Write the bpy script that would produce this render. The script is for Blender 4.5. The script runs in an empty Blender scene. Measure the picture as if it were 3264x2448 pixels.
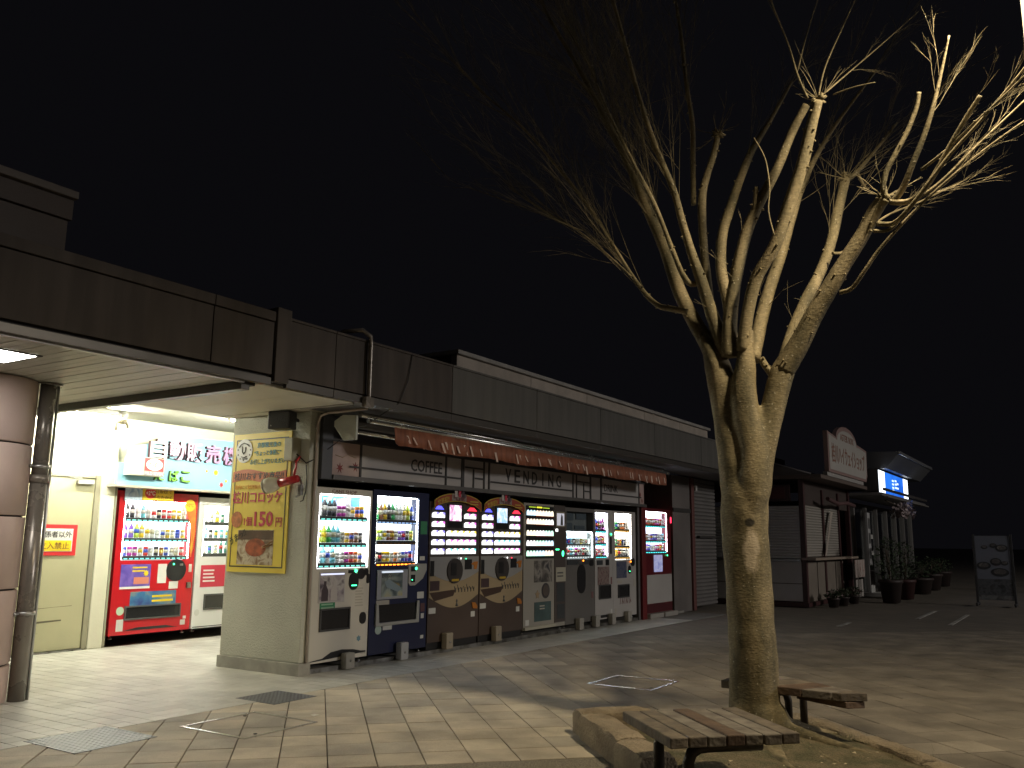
import bpy, bmesh, math, random
from mathutils import Vector, Matrix

S = bpy.context.scene
COL = S.collection
RND = random.Random(11)

# ------------------------------------------------------------------ camera
def set_camera():
    cd = bpy.data.cameras.new('camera')
    cd.sensor_width = 36.0
    cd.lens = 30.76
    cd.clip_start = 0.05
    cd.clip_end = 2000
    co = bpy.data.objects.new('camera', cd)
    COL.objects.link(co)
    pitch, roll, yaw = math.radians(10.16), math.radians(0.567), math.radians(32.87)
    f = Vector((math.cos(pitch)*math.cos(yaw), math.cos(pitch)*math.sin(yaw), math.sin(pitch)))
    r = f.cross(Vector((0, 0, 1))).normalized()
    u = r.cross(f)
    r2 = r*math.cos(roll) + u*math.sin(roll)
    u2 = -r*math.sin(roll) + u*math.cos(roll)
    m = Matrix((r2, u2, -f)).transposed().to_4x4()
    m.translation = (0, 0, 1.4)
    co.matrix_world = m
    S.camera = co
    return f
FWD = set_camera()

# ------------------------------------------------------------------ night sky, exposure
W = bpy.data.worlds.new('World')
S.world = W
W.use_nodes = True
bg = W.node_tree.nodes['Background']
bg.inputs['Color'].default_value = (0.0030, 0.0029, 0.0037, 1)
bg.inputs['Strength'].default_value = 1.0
S.view_settings.view_transform = 'Standard'
S.view_settings.look = 'None'
S.view_settings.exposure = 0.0
S.view_settings.gamma = 1.0
S.view_settings.use_curve_mapping = False
S.render.engine = 'CYCLES'
S.cycles.use_denoising = True
S.cycles.max_bounces = 6
S.cycles.transparent_max_bounces = 12
S.cycles.sample_clamp_indirect = 6.0
S.cycles.caustics_reflective = False
S.cycles.caustics_refractive = False

LAMP = (5.62, -0.03, 5.4)          # head of the lamp post beside the tree
LAMP_POWER = 950
FAR_LAMP = (30.2, -3.1, 6.7)       # the next lamp post of the car park
FAR_POWER = 45
BACK_LAMP = (20.0, -25.0, 9.0)      # unseen lamp inferred to the right, widened to soften limb shadows
BACK_POWER = 9000
TUBE_E = 600                        # fluorescent tubes of the recess
PANEL_E = 21                       # square canopy light
DISP_E = 2.8                       # back-lit product displays
STRIP_E = 30                        # light strips inside the displays

# ------------------------------------------------------------------ materials
MATS = {}
def nd(nt, t, **kw):
    n = nt.nodes.new(t)
    for k, v in kw.items():
        setattr(n, k, v)
    return n
def M(name, col=(.5, .5, .5), rough=.6, metal=0, bump=0, bscale=60, var=0, vscale=6, col2=None, emit=0, ecol=None,
      stretch=(1, 1, 1), speck=0, sscale=180, coat=0, spec=.5, world=False):
    if name in MATS:
        return MATS[name]
    m = bpy.data.materials.new(name)
    m.use_nodes = True
    nt = m.node_tree
    p = nt.nodes['Principled BSDF']
    p.inputs['Base Color'].default_value = (*col, 1)
    p.inputs['Roughness'].default_value = rough
    p.inputs['Metallic'].default_value = metal
    p.inputs['Specular IOR Level'].default_value = spec
    p.inputs['Coat Weight'].default_value = coat
    tc = nd(nt, 'ShaderNodeTexCoord')
    mp = nd(nt, 'ShaderNodeMapping')
    mp.inputs['Scale'].default_value = stretch
    if world:
        nt.links.new(nd(nt, 'ShaderNodeNewGeometry').outputs['Position'], mp.inputs['Vector'])
    else:
        nt.links.new(tc.outputs['Object'], mp.inputs['Vector'])
    if var or col2:
        n = nd(nt, 'ShaderNodeTexNoise')
        n.inputs['Scale'].default_value = vscale
        n.inputs['Detail'].default_value = 5
        nt.links.new(mp.outputs[0], n.inputs['Vector'])
        r = nd(nt, 'ShaderNodeValToRGB')
        a = col2 or tuple(c*(1-var) for c in col)
        b = col if col2 else tuple(min(1, c*(1+var)) for c in col)
        r.color_ramp.elements[0].position = .36
        r.color_ramp.elements[1].position = .64
        r.color_ramp.elements[0].color = (*a, 1)
        r.color_ramp.elements[1].color = (*b, 1)
        nt.links.new(n.outputs['Fac'], r.inputs['Fac'])
        out = r.outputs['Color']
        if speck:
            n2 = nd(nt, 'ShaderNodeTexNoise')
            n2.inputs['Scale'].default_value = sscale
            n2.inputs['Detail'].default_value = 2
            nt.links.new(mp.outputs[0], n2.inputs['Vector'])
            mr = nd(nt, 'ShaderNodeMapRange')
            mr.inputs['From Min'].default_value = .3
            mr.inputs['From Max'].default_value = .7
            mr.inputs['To Min'].default_value = 1-speck
            mr.inputs['To Max'].default_value = 1+speck
            nt.links.new(n2.outputs['Fac'], mr.inputs['Value'])
            vm = nd(nt, 'ShaderNodeVectorMath', operation='SCALE')
            nt.links.new(out, vm.inputs[0])
            nt.links.new(mr.outputs[0], vm.inputs['Scale'])
            out = vm.outputs[0]
        nt.links.new(out, p.inputs['Base Color'])
        rr = nd(nt, 'ShaderNodeMapRange')
        rr.inputs['To Min'].default_value = max(.03, rough-.12)
        rr.inputs['To Max'].default_value = min(1, rough+.12)
        nt.links.new(n.outputs['Fac'], rr.inputs['Value'])
        nt.links.new(rr.outputs[0], p.inputs['Roughness'])
    if bump:
        n = nd(nt, 'ShaderNodeTexNoise')
        n.inputs['Scale'].default_value = bscale
        n.inputs['Detail'].default_value = 6
        nt.links.new(mp.outputs[0], n.inputs['Vector'])
        b = nd(nt, 'ShaderNodeBump')
        b.inputs['Strength'].default_value = bump
        b.inputs['Distance'].default_value = .02
        nt.links.new(n.outputs['Fac'], b.inputs['Height'])
        nt.links.new(b.outputs[0], p.inputs['Normal'])
    if emit:
        p.inputs['Emission Color'].default_value = (*(ecol or col), 1)
        p.inputs['Emission Strength'].default_value = emit
    MATS[name] = m
    return m
def glass_mat():
    m = bpy.data.materials.new('clear_pane')
    m.use_nodes = True
    nt = m.node_tree
    nt.nodes.remove(nt.nodes['Principled BSDF'])
    o = nt.nodes['Material Output']
    t = nd(nt, 'ShaderNodeBsdfTransparent')
    t.inputs[0].default_value = (.95, .97, .97, 1)
    g = nd(nt, 'ShaderNodeBsdfGlossy')
    g.inputs['Roughness'].default_value = .04
    fr = nd(nt, 'ShaderNodeFresnel')
    ge = nd(nt, 'ShaderNodeNewGeometry')
    io = nd(nt, 'ShaderNodeMapRange')
    io.inputs['To Min'].default_value = 1.45
    io.inputs['To Max'].default_value = 1/1.45
    nt.links.new(ge.outputs['Backfacing'], io.inputs['Value'])
    nt.links.new(io.outputs[0], fr.inputs[0])
    mx = nd(nt, 'ShaderNodeMixShader')
    nt.links.new(fr.outputs[0], mx.inputs[0])
    nt.links.new(t.outputs[0], mx.inputs[1])
    nt.links.new(g.outputs[0], mx.inputs[2])
    nt.links.new(mx.outputs[0], o.inputs[0])
    return m
GLASS = glass_mat()
def picture(name, cols, scale, emit=0, stretch=(1, 1, 1)):
    """a printed or lit picture: a few colours blended by noise"""
    if name in MATS:
        return MATS[name]
    m = M(name, cols[0], .45)
    nt = m.node_tree
    p = nt.nodes['Principled BSDF']
    mp = [n for n in nt.nodes if n.type == 'MAPPING'][0]
    mp.inputs['Scale'].default_value = stretch
    n = nd(nt, 'ShaderNodeTexNoise')
    n.inputs['Scale'].default_value = scale
    n.inputs['Detail'].default_value = 3
    n.inputs['Distortion'].default_value = .6
    nt.links.new(mp.outputs[0], n.inputs['Vector'])
    r = nd(nt, 'ShaderNodeValToRGB')
    e = r.color_ramp.elements
    k = len(cols)
    e[0].position = .3; e[0].color = (*cols[0], 1)
    e[1].position = .7; e[1].color = (*cols[-1], 1)
    for i in range(1, k-1):
        q = e.new(.3+.4*i/(k-1)); q.color = (*cols[i], 1)
    nt.links.new(n.outputs['Fac'], r.inputs['Fac'])
    nt.links.new(r.outputs[0], p.inputs['Base Color'])
    if emit:
        nt.links.new(r.outputs[0], p.inputs['Emission Color'])
        p.inputs['Emission Strength'].default_value = emit
    return m

# ------------------------------------------------------------------ mesh builder
class MB:
    def __init__(self):
        self.v = []; self.f = []; self.m = []; self.s = []
    def add(self, vs, fs, mi=0, smooth=False):
        o = len(self.v)
        self.v += [tuple(p) for p in vs]
        for q in fs:
            self.f.append([i+o for i in q]); self.m.append(mi); self.s.append(smooth)
        return self
    def box(self, x0, x1, y0, y1, z0, z1, mi=0):
        vs = [(x, y, z) for z in (z0, z1) for y in (y0, y1) for x in (x0, x1)]
        return self.add(vs, [(0, 2, 3, 1), (4, 5, 7, 6), (0, 1, 5, 4), (2, 6, 7, 3), (0, 4, 6, 2), (1, 3, 7, 5)], mi)
    def prism(self, poly, n0, n1, ax='z', mi=0):
        """poly: 2-D points, extruded along ax from n0 to n1"""
        def P(a, b, c):
            return {'z': (a, b, c), 'y': (a, c, b), 'x': (c, a, b)}[ax]
        k = len(poly)
        vs = [P(a, b, n0) for a, b in poly]+[P(a, b, n1) for a, b in poly]
        fs = [list(range(k))[::-1], [k+i for i in range(k)]]
        fs += [(i, (i+1) % k, k+(i+1) % k, k+i) for i in range(k)]
        return self.add(vs, fs, mi)
    def tube(self, pts, rad, n=8, mi=0, cap=True, smooth=True):
        pts = [Vector(p) for p in pts]
        if not isinstance(rad, (list, tuple)):
            rad = [rad]*len(pts)
        k = len(pts)
        vs, fs = [], []
        ref = None
        for i in range(k):
            t = (pts[min(i+1, k-1)]-pts[max(i-1, 0)])
            t = t.normalized() if t.length > 1e-9 else Vector((0, 0, 1))
            if ref is None:
                a = Vector((1, 0, 0)) if abs(t.x) < .8 else Vector((0, 1, 0))
                ref = (a-t*a.dot(t)).normalized()
            else:
                ref = (ref-t*ref.dot(t))
                ref = ref.normalized() if ref.length > 1e-6 else t.orthogonal().normalized()
            b = t.cross(ref)
            for j in range(n):
                an = 2*math.pi*j/n
                vs.append(pts[i]+(ref*math.cos(an)+b*math.sin(an))*rad[i])
        for i in range(k-1):
            for j in range(n):
                fs.append((i*n+j, i*n+(j+1) % n, (i+1)*n+(j+1) % n, (i+1)*n+j))
        self.add(vs, fs, mi, smooth)
        if cap:
            o = len(self.v)-len(vs)
            self.f.append([o+j for j in range(n)][::-1]); self.m.append(mi); self.s.append(False)
            self.f.append([o+(k-1)*n+j for j in range(n)]); self.m.append(mi); self.s.append(False)
        return self
    def lathe(self, prof, c=(0, 0, 0), n=16, mi=0, smooth=True):
        vs, fs = [], []
        for r, z in prof:
            for j in range(n):
                a = 2*math.pi*j/n
                vs.append((c[0]+r*math.cos(a), c[1]+r*math.sin(a), c[2]+z))
        k = len(prof)
        for i in range(k-1):
            for j in range(n):
                fs.append((i*n+j, i*n+(j+1) % n, (i+1)*n+(j+1) % n, (i+1)*n+j))
        self.add(vs, fs, mi, smooth)
        o = len(self.v)-len(vs)
        if prof[0][0] > 1e-4:
            self.f.append([o+j for j in range(n)][::-1]); self.m.append(mi); self.s.append(False)
        if prof[-1][0] > 1e-4:
            self.f.append([o+(k-1)*n+j for j in range(n)]); self.m.append(mi); self.s.append(False)
        return self
    def mesh(self, name, mats):
        me = bpy.data.meshes.new(name)
        me.from_pydata(self.v, [], self.f)
        for m in mats:
            me.materials.append(m)
        me.polygons.foreach_set('material_index', self.m)
        me.polygons.foreach_set('use_smooth', self.s)
        me.update()
        return me
def obj(name, mb, mat, parent=None, loc=None, bevel=0, rot=None):
    mats = mat if isinstance(mat, (list, tuple)) else [mat]
    me = mb if isinstance(mb, bpy.types.Mesh) else mb.mesh(name, mats)
    o = bpy.data.objects.new(name, me)
    COL.objects.link(o)
    if parent: o.parent = parent
    if loc: o.location = loc
    if rot: o.rotation_euler = rot
    if bevel:
        b = o.modifiers.new('bevel', 'BEVEL')
        b.width = bevel; b.segments = 2; b.limit_method = 'ANGLE'
    return o
def tag(o, label=None, cat=None, group=None, kind=None):
    if label: o['label'] = label
    if cat: o['category'] = cat
    if group: o['group'] = group
    if kind: o['kind'] = kind
    return o
def thing(name, label, cat, loc=(0, 0, 0), rz=0, group=None):
    o = bpy.data.objects.new(name, None)
    COL.objects.link(o)
    o.location = loc; o.rotation_euler = (0, 0, rz)
    o.empty_display_size = .2
    return tag(o, label, cat, group)
def part(name, parent=None):
    o = bpy.data.objects.new(name, None)
    COL.objects.link(o)
    o.parent = parent
    o.empty_display_size = .1
    return o
def bx(name, parent, mat, x0, x1, y0, y1, z0, z1, bevel=0):
    return obj(name, MB().box(x0, x1, y0, y1, z0, z1), mat, parent, None, bevel)
def text(s, mat, parent, c, w, h, face='y', depth=.004, bold=0, name='lettering', rot=0, shear=0, side=None):
    """flat lettering fitted to a w x h box centred at c; face 'y' looks to -Y, 'x' looks to -X"""
    cu = bpy.data.curves.new('t', 'FONT')
    cu.body = s; cu.align_x = 'CENTER'; cu.offset = bold; cu.extrude = .001; cu.resolution_u = 2; cu.shear = shear
    to = bpy.data.objects.new('t', cu)
    COL.objects.link(to)
    dg = bpy.context.evaluated_depsgraph_get()
    me = bpy.data.meshes.new_from_object(to.evaluated_get(dg))
    bpy.data.objects.remove(to)
    xs = [v.co.x for v in me.vertices]; ys = [v.co.y for v in me.vertices]
    if not xs: return None
    cx, cy = (min(xs)+max(xs))/2, (min(ys)+max(ys))/2
    sx, sy = w/max(1e-6, max(xs)-min(xs)), h/max(1e-6, max(ys)-min(ys))
    ca, sa = math.cos(rot), math.sin(rot)
    for v in me.vertices:
        a, b = (v.co.x-cx)*sx, (v.co.y-cy)*sy
        a, b = a*ca-b*sa, a*sa+b*ca
        k = depth if v.co.z > 0 else 0
        if face == 'y':
            v.co = (c[0]+a, c[1]-k, c[2]+b)
        else:
            v.co = (c[0]-k, c[1]-a, c[2]+b)
    me.materials.clear(); me.materials.append(mat)
    me.name = name
    if side:
        me.materials.append(side); me.update()
        for p in me.polygons:
            if abs(p.normal.y if face == 'y' else p.normal.x) < .5: p.material_index = 1
    return obj(name, me, mat, parent)
# ================================================================== GROUND
Q = math.sqrt(.5)
def st(s, t):
    return ((s+t)*Q, (s-t)*Q)
def proj(p):
    cam = S.camera.matrix_world
    l = cam.inverted() @ Vector(p)
    if l.z > -.05: return None
    return (512+854.8*l.x*1.0236/-l.z, 384-854.8*l.y*1.0236/-l.z, -l.z)
CAMI = S.camera.matrix_world.inverted()
def seen(x, y, z=0, m=30):
    l = CAMI @ Vector((x, y, z))
    if l.z > -.3: return 0
    px, py = 512+875*l.x/-l.z, 384-875*l.y/-l.z
    if -m < px < 1024+m and -m < py < 768+m:
        return 1/(l.z*l.z)
    return 0
def clip(poly, a, b, c):
    """keep the side a*x+b*y<=c"""
    out = []
    for i in range(len(poly)):
        p, q = poly[i], poly[(i+1) % len(poly)]
        dp, dq = a*p[0]+b*p[1]-c, a*q[0]+b*q[1]-c
        if dp <= 0: out.append(p)
        if dp*dq < 0:
            k = dp/(dp-dq)
            out.append((p[0]+(q[0]-p[0])*k, p[1]+(q[1]-p[1])*k))
    return out
def slab(mb, poly, z0, z1, ch=.004, mi=0, tilt=(0, 0)):
    """chamfered paving piece without a bottom"""
    cx = sum(p[0] for p in poly)/len(poly); cy = sum(p[1] for p in poly)/len(poly)
    k = len(poly)
    def ins(p, d):
        vx, vy = cx-p[0], cy-p[1]
        l = math.hypot(vx, vy) or 1
        return p[0]+vx/l*d*1.4, p[1]+vy/l*d*1.4
    vs = [(p[0], p[1], z0) for p in poly]+[(p[0], p[1], z1-ch*.6) for p in poly]
    vs += [(*ins(p, ch), z1+tilt[0]*(p[0]-cx)+tilt[1]*(p[1]-cy)) for p in poly]
    fs = [[2*k+i for i in range(k)]]
    for r in (0, 1):
        fs += [(r*k+i, r*k+(i+1) % k, (r+1)*k+(i+1) % k, (r+1)*k+i) for i in range(k)]
    mb.add(vs, fs, mi)
def ground_material():
    m = M('far_paving', (.17, .16, .145), .75, bump=.25, bscale=25)
    nt = m.node_tree
    p = nt.nodes['Principled BSDF']
    mp = [n for n in nt.nodes if n.type == 'MAPPING'][0]
    mp.inputs['Rotation'].default_value = (0, 0, math.radians(-45))
    b = nd(nt, 'ShaderNodeTexBrick', offset=0)
    b.inputs['Scale'].default_value = 1
    b.inputs['Brick Width'].default_value = .326
    b.inputs['Row Height'].default_value = .307
    b.inputs['Mortar Size'].default_value = .006
    b.inputs['Color1'].default_value = (.21, .18, .145, 1)
    b.inputs['Color2'].default_value = (.17, .15, .122, 1)
    b.inputs['Mortar'].default_value = (.085, .075, .06, 1)
    nt.links.new(mp.outputs[0], b.inputs['Vector'])
    n = nd(nt, 'ShaderNodeTexNoise'); n.inputs['Scale'].default_value = .5; n.inputs['Detail'].default_value = 6
    nt.links.new(mp.outputs[0], n.inputs['Vector'])
    r = nd(nt, 'ShaderNodeMapRange'); r.inputs['To Min'].default_value = .7; r.inputs['To Max'].default_value = 1.2
    nt.links.new(n.outputs[0], r.inputs[0])
    v = nd(nt, 'ShaderNodeVectorMath', operation='SCALE')
    nt.links.new(b.outputs[0], v.inputs[0]); nt.links.new(r.outputs[0], v.inputs['Scale'])
    nt.links.new(v.outputs[0], p.inputs['Base Color'])
    return m
g = obj('ground', MB().add([(-300, -300, -.02), (400, -300, -.02), (400, 400, -.02), (-300, 400, -.02)], [(0, 1, 2, 3)]), ground_material())
tag(g, kind='structure')

# --- square pavers laid at 45 degrees
PM = [M('paver_%s' % n, c, .72, bump=.22, bscale=90, var=.22, vscale=2.3, speck=.25, sscale=240, world=True) for n, c in
      (('buff', (.45, .395, .315)), ('grey', (.36, .325, .27)), ('sand', (.49, .435, .345)), ('dun', (.40, .355, .285)))]
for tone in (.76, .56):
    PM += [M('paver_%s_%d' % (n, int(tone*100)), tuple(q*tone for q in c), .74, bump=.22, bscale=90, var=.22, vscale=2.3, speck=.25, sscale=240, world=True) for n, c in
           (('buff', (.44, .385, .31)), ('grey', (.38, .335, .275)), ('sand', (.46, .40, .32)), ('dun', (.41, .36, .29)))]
joint = M('joint_sand', (.10, .088, .07), .9, bump=.4, bscale=140)
pav = tag(obj('pavement', MB().add([(*st(5.87, -4), -.012), (*st(5.87, 6.4), -.012), (*st(13, 13.4), -.012), (*st(13, 4.2), -.012), (*st(9.2, .4), -.012)], [(0, 1, 2, 3, 4)]), joint), kind='structure')
PX, PY = .326, .307
cells = []
tag(obj('pavement', MB().add([(*st(3.9, 3.75), -.012), (*st(3.9, 12), -.012), (*st(5.868, 12), -.012), (*st(5.868, 3.75), -.012)], [(3, 2, 1, 0)]), joint), kind='structure')
for i in range(-6, 22):
    for j in range(-12, 46):
        s0, t0 = 5.865+i*PX, .117+j*PY
        js = .006*math.sin(j*12.9)
        g_ = .004
        poly = [st(s0+g_+js, t0+g_), st(s0+PX-g_+js, t0+g_), st(s0+PX-g_+js, t0+PY-g_), st(s0+g_+js, t0+PY-g_)]
        poly = poly[::-1]
        cx, cy = st(s0+PX/2, t0+PY/2)
        if 2.1 < t0 < 3.3 and s0 < 6.3: continue
        if i < 0 and t0 < 3.55: continue
        full = len(poly)
        c2 = clip(poly, 0, 1, 6.165)
        if len(c2) < 3: continue
        area = abs(sum(c2[k][0]*c2[(k+1) % len(c2)][1]-c2[(k+1) % len(c2)][0]*c2[k][1] for k in range(len(c2))))/2
        if area < .002: continue
        v = seen(cx, cy)
        if not v and math.hypot(cx-6, cy-2) > 3: continue
        cells.append((-v*area*abs(1.4/math.hypot(cx, cy)), i, j, cx, cy, c2, c2 == poly))
cells.sort()
base = MB(); x0, y0 = st(PX/2, PY/2)
slab(base, [(a-x0, b-y0) for a, b in (st(PX-.004, .004), st(.004, .004), st(.004, PY-.004), st(PX-.004, PY-.004))][::-1], -.012, 0)
pm = base.mesh('paver', [PM[0]])
rest = MB()
rp = random.Random(5)
for k, (_, i, j, cx, cy, poly, whole) in enumerate(cells):
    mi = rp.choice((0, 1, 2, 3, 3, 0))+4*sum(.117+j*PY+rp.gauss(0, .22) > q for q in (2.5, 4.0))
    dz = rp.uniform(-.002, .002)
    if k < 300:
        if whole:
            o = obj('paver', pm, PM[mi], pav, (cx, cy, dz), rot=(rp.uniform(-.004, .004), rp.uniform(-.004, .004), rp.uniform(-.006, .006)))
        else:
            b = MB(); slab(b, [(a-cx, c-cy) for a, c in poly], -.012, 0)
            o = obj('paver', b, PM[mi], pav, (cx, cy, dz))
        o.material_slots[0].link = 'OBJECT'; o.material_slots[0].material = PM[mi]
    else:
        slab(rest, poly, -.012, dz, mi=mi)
tag(obj('paver_field', rest, PM, pav), kind='stuff')

# --- washed gravel concrete towards the viewer
gm = M('washed_gravel', (.30, .27, .21), .85, bump=.9, bscale=110, col2=(.14, .125, .10), vscale=95)
tag(obj('gravel_path', MB().add([(*st(5.863, -6), -.003), (*st(1.0, -6), -.003), (*st(1.0, 2.0), -.003), (*st(5.863, 2.0), -.003)], [(0, 1, 2, 3)]), gm), kind='structure')

# --- pale square tiles of the arcade
TM = [M('tile_%d' % n, c, .42, bump=.06, bscale=70, var=.13, vscale=1.6, world=True) for n, c in enumerate(((.50, .49, .45), (.45, .44, .405), (.53, .52, .475)))]
tb = tag(obj('tile_floor', MB().box(1.5, 17.5, 6.168, 10.74, -.015, -.004), M('tile_joint', (.22, .21, .19), .85)), kind='structure')
T = .15
tc = []
for i in range(-1, 95):
    for j in range(0, 31):
        x, y = 1.5+i*T, 6.17+j*T
        if x > 6.75 and y > 6.92 and (x < 6.9 and y < 8.2): continue
        if x > 6.85 and 6.92 < y < 8.0: continue
        if y+T > 10.74: continue
        v = seen(x+T/2, y+T/2)
        if not v: continue
        tc.append((-v/math.hypot(x, y), x, y))
tc.sort()
b = MB(); slab(b, [(-T/2+.003, -T/2+.003), (T/2-.003, -T/2+.003), (T/2-.003, T/2-.003), (-T/2+.003, T/2-.003)], -.006, 0, .002)
tme = b.mesh('floor_tile', [TM[0]])
rest = MB()
for k, (_, x, y) in enumerate(tc):
    mi = rp.choice((0, 0, 1, 2)); dz = rp.uniform(-.0006, .0008)+.002
    if k < 300:
        o = obj('floor_tile', tme, TM[mi], tb, (x+T/2, y+T/2, dz))
        o.material_slots[0].link = 'OBJECT'; o.material_slots[0].material = TM[mi]
    else:
        slab(rest, [(x+.003, y+.003), (x+T-.003, y+.003), (x+T-.003, y+T-.003), (x+.003, y+T-.003)], -.006, dz, .002, mi)
tag(obj('tile_field', rest, TM, tb), kind='stuff')

# --- painted bay lines
wl = M('worn_white_paint', (.55, .54, .5), .7, col2=(.2, .19, .17), vscale=9)
for x0, x1, y in ((19.0, 21.5, 2.86), (17.9, 20.8, 2.16), (16.4, 17.3, 3.75)):
    tag(obj('road_marking', MB().box(x0, x1, y-.035, y+.035, -.02, -.012), wl), kind='structure')

# --- inspection covers
steel = M('worn_steel', (.55, .55, .55), .32, 1, bump=.1, bscale=50, col2=(.25, .24, .22), vscale=7)
bright_steel = M('bright_steel', (.78, .78, .78), .22, 1)
def cover_frame(x, y, w, label):
    r = thing('inspection_cover', label, 'cover', (x, y, 0), group='framed covers set in the paving')
    f, h = .024, .0065
    for a in ((-w/2, w/2, -w/2, -w/2+f), (-w/2, w/2, w/2-f, w/2), (-w/2, -w/2+f, -w/2+f, w/2-f), (w/2-f, w/2, -w/2+f, w/2-f)):
        bx('frame_bar', r, bright_steel, *a, -.006, h, .001)
    for a in ((-.2, -w/2+.07), (.2, w/2-.07)):
        obj('lifting_hole', MB().lathe([(.012, 0), (.016, .0045), (.012, .005)], (a[0], a[1], .001), 10), M('dark_iron', (.05, .05, .05), .5, 1), r)
cover_frame(4.83, 5.47, .72, 'steel-edged paver cover with bright left corner in front of the lit recess')
cover_frame(8.43, 3.95, .70, 'steel-edged paver cover behind the stone kerb of the tree bed')
iron = M('cast_iron', (.16, .165, .18), .45, .7, bump=.2, bscale=90)
def plate(x, y, w, label):
    r = thing('drain_cover', label, 'cover', (x, y, 0), math.radians(0), group='cast iron plates in the paving')
    bx('plate', r, iron, -w/2, w/2, -w/2, w/2, -.006, .004, .001)
    st_ = MB()
    n = int(w/.045)
    for i in range(n):
        for j in range(n):
            u, v = -w/2+.03+i*(w-.06)/(n-1), -w/2+.03+j*(w-.06)/(n-1)
            st_.add([(u-.013, v-.006, .004), (u+.013, v-.006, .004), (u+.013, v+.006, .004), (u-.013, v+.006, .004), (u, v, .0085)], [(0, 1, 4), (1, 2, 4), (2, 3, 4), (3, 0, 4)])
    tag(obj('tread_stud', st_, iron, r), kind='stuff')
plate(3.86, 5.98, .62, 'dark studded iron plate on the tile edge nearest the lower left corner')
plate(5.76, 6.2, .50, 'dark iron plate on the tile edge in front of the poster wall')

r = thing('paper_scrap', 'small crumpled white paper scrap lying on the pavers', 'litter', (5.36, 5.32, .004))
obj('sheet', MB().add([(-.03, -.02, 0), (.03, -.025, .004), (.035, .02, .001), (-.025, .022, .006), (0, 0, .012)], [(0, 1, 4), (1, 2, 4), (2, 3, 4), (3, 0, 4)]), M('scrap_white', (.7, .68, .62), .8), r)
# ================================================================== SERVICE BUILDING
bld = thing('service_building', 'low flat-roofed rest area building with deep fascia and lit recess', 'building', (0, 0, 0))
fas = M('fascia_metal', (.095, .083, .077), .75, 0, spec=.12, bump=.03, bscale=8, col2=(.07, .061, .057), vscale=3, stretch=(2.2, 1, .25))
fas2 = M('fascia_metal_grey', (.13, .125, .116), .6, 0, spec=.25, bump=.03, bscale=8, col2=(.10, .097, .09), vscale=3.5, stretch=(2.5, 1, .18))
dark = M('dark_trim', (.05, .047, .045), .55, .2)
trim = M('bronze_trim', (.085, .078, .07), .4, .5)
wallm = M('sprayed_wall', (.55, .55, .47), .8, bump=.9, bscale=70, var=.07, vscale=2)
cream = M('cream_wall', (.72, .70, .56), .6, bump=.08, bscale=30, var=.04, vscale=2)
soff = M('soffit_board', (.62, .59, .50), .55, bump=.04, bscale=20, var=.05, vscale=3)
plank = M('soffit_plank', (.50, .485, .43), .45, var=.06, vscale=3)
FY = 6.05
# fascia panels; each panel is a sheet with its own joint
for x0, x1 in ((.2, 2.4), (2.404, 4.686), (4.69, 5.36)):
    bx('fascia_panel', bld, fas, x0, x1-.006, FY, FY+.05, 2.86, 3.345, .004)
    bx('coping', bld, fas, x0, x1-.003, FY-.012, FY+.3, 3.355, 3.445, .004)
bx('fascia_backing', bld, dark, .2, 22, FY+.052, FY+.1, 2.79, 3.44)
bx('lower_trim', bld, trim, .2, 5.36, FY+.004, FY+.05, 2.765, 2.835, .004)
bx('drip_edge', bld, M('pale_edge', (.42, .4, .38), .4, .4), .2, 5.1, FY+.052, FY+.1, 2.752, 2.787)
bx('joint_post', bld, fas, 5.366, 5.536, FY-.03, FY+.3, 2.80, 3.49, .006)
for k, (x0, x1) in enumerate(((5.54, 6.154), (6.158, 8.08), (8.086, 9.99), (9.996, 11.87), (11.876, 13.9), (13.906, 16.1), (16.106, 19.6))):
    bx('fascia_panel', bld, fas if k < 2 else fas2, x0, x1-.004, FY, FY+.05, 2.855, 3.40, .003)
    bx('coping', bld, fas if k < 2 else fas2, x0, x1-.002, FY-.008, FY+.3, 3.403, 3.428, .003)
    bx('lower_trim', bld, trim, x0, x1-.002, FY+.004, FY+.05, 2.765, 2.845, .004)
# roof slab, tower and parapet
bx('roof_deck', bld, dark, .2, 19.6, FY+.3, 12.2, 3.30, 3.40)
tw = part('roof_tower', bld)
stone = M('parapet_stone', (.48, .42, .36), .75, bump=.25, bscale=120, var=.12, vscale=3, speck=.18)
stone2 = M('tower_panel', (.07, .056, .051), .7, bump=.12, bscale=80, var=.1, vscale=2)
bx('tower_panel', tw, stone2, .2, 3.49, 6.3, 9.5, 3.40, 3.765, .004)
bx('tower_panel', tw, stone2, .2, 3.515, 6.285, 9.52, 3.775, 3.935, .004)
bx('tower_cap', tw, M('cap_dull', (.12, .105, .095), .7, var=.1, vscale=4), 1.2, 2.62, 6.24, 9.56, 3.938, 3.998, .006)
bx('tower_cap', tw, M('cap_dull'), 2.63, 3.525, 6.24, 9.56, 3.938, 3.998, .006)
pp = part('parapet', bld)
for x0, x1 in ((9.71, 11.7), (11.706, 13.6), (13.606, 16.06), (16.066, 17.9), (17.906, 19.6)):
    bx('parapet_panel', pp, stone, x0, x1-.004, 7.2, 7.3, 3.4, 3.975, .003)
bx('parapet_return', pp, stone2, 9.71, 9.8, 7.304, 9.0, 3.4, 3.975)  # dark tower stone puts the shade of this side into the colour
bx('parapet_cap', pp, M('cap_stone', (.40, .38, .35), .7, var=.12, vscale=4), 9.66, 19.65, 7.14, 9.05, 3.98, 4.04, .008)
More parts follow.
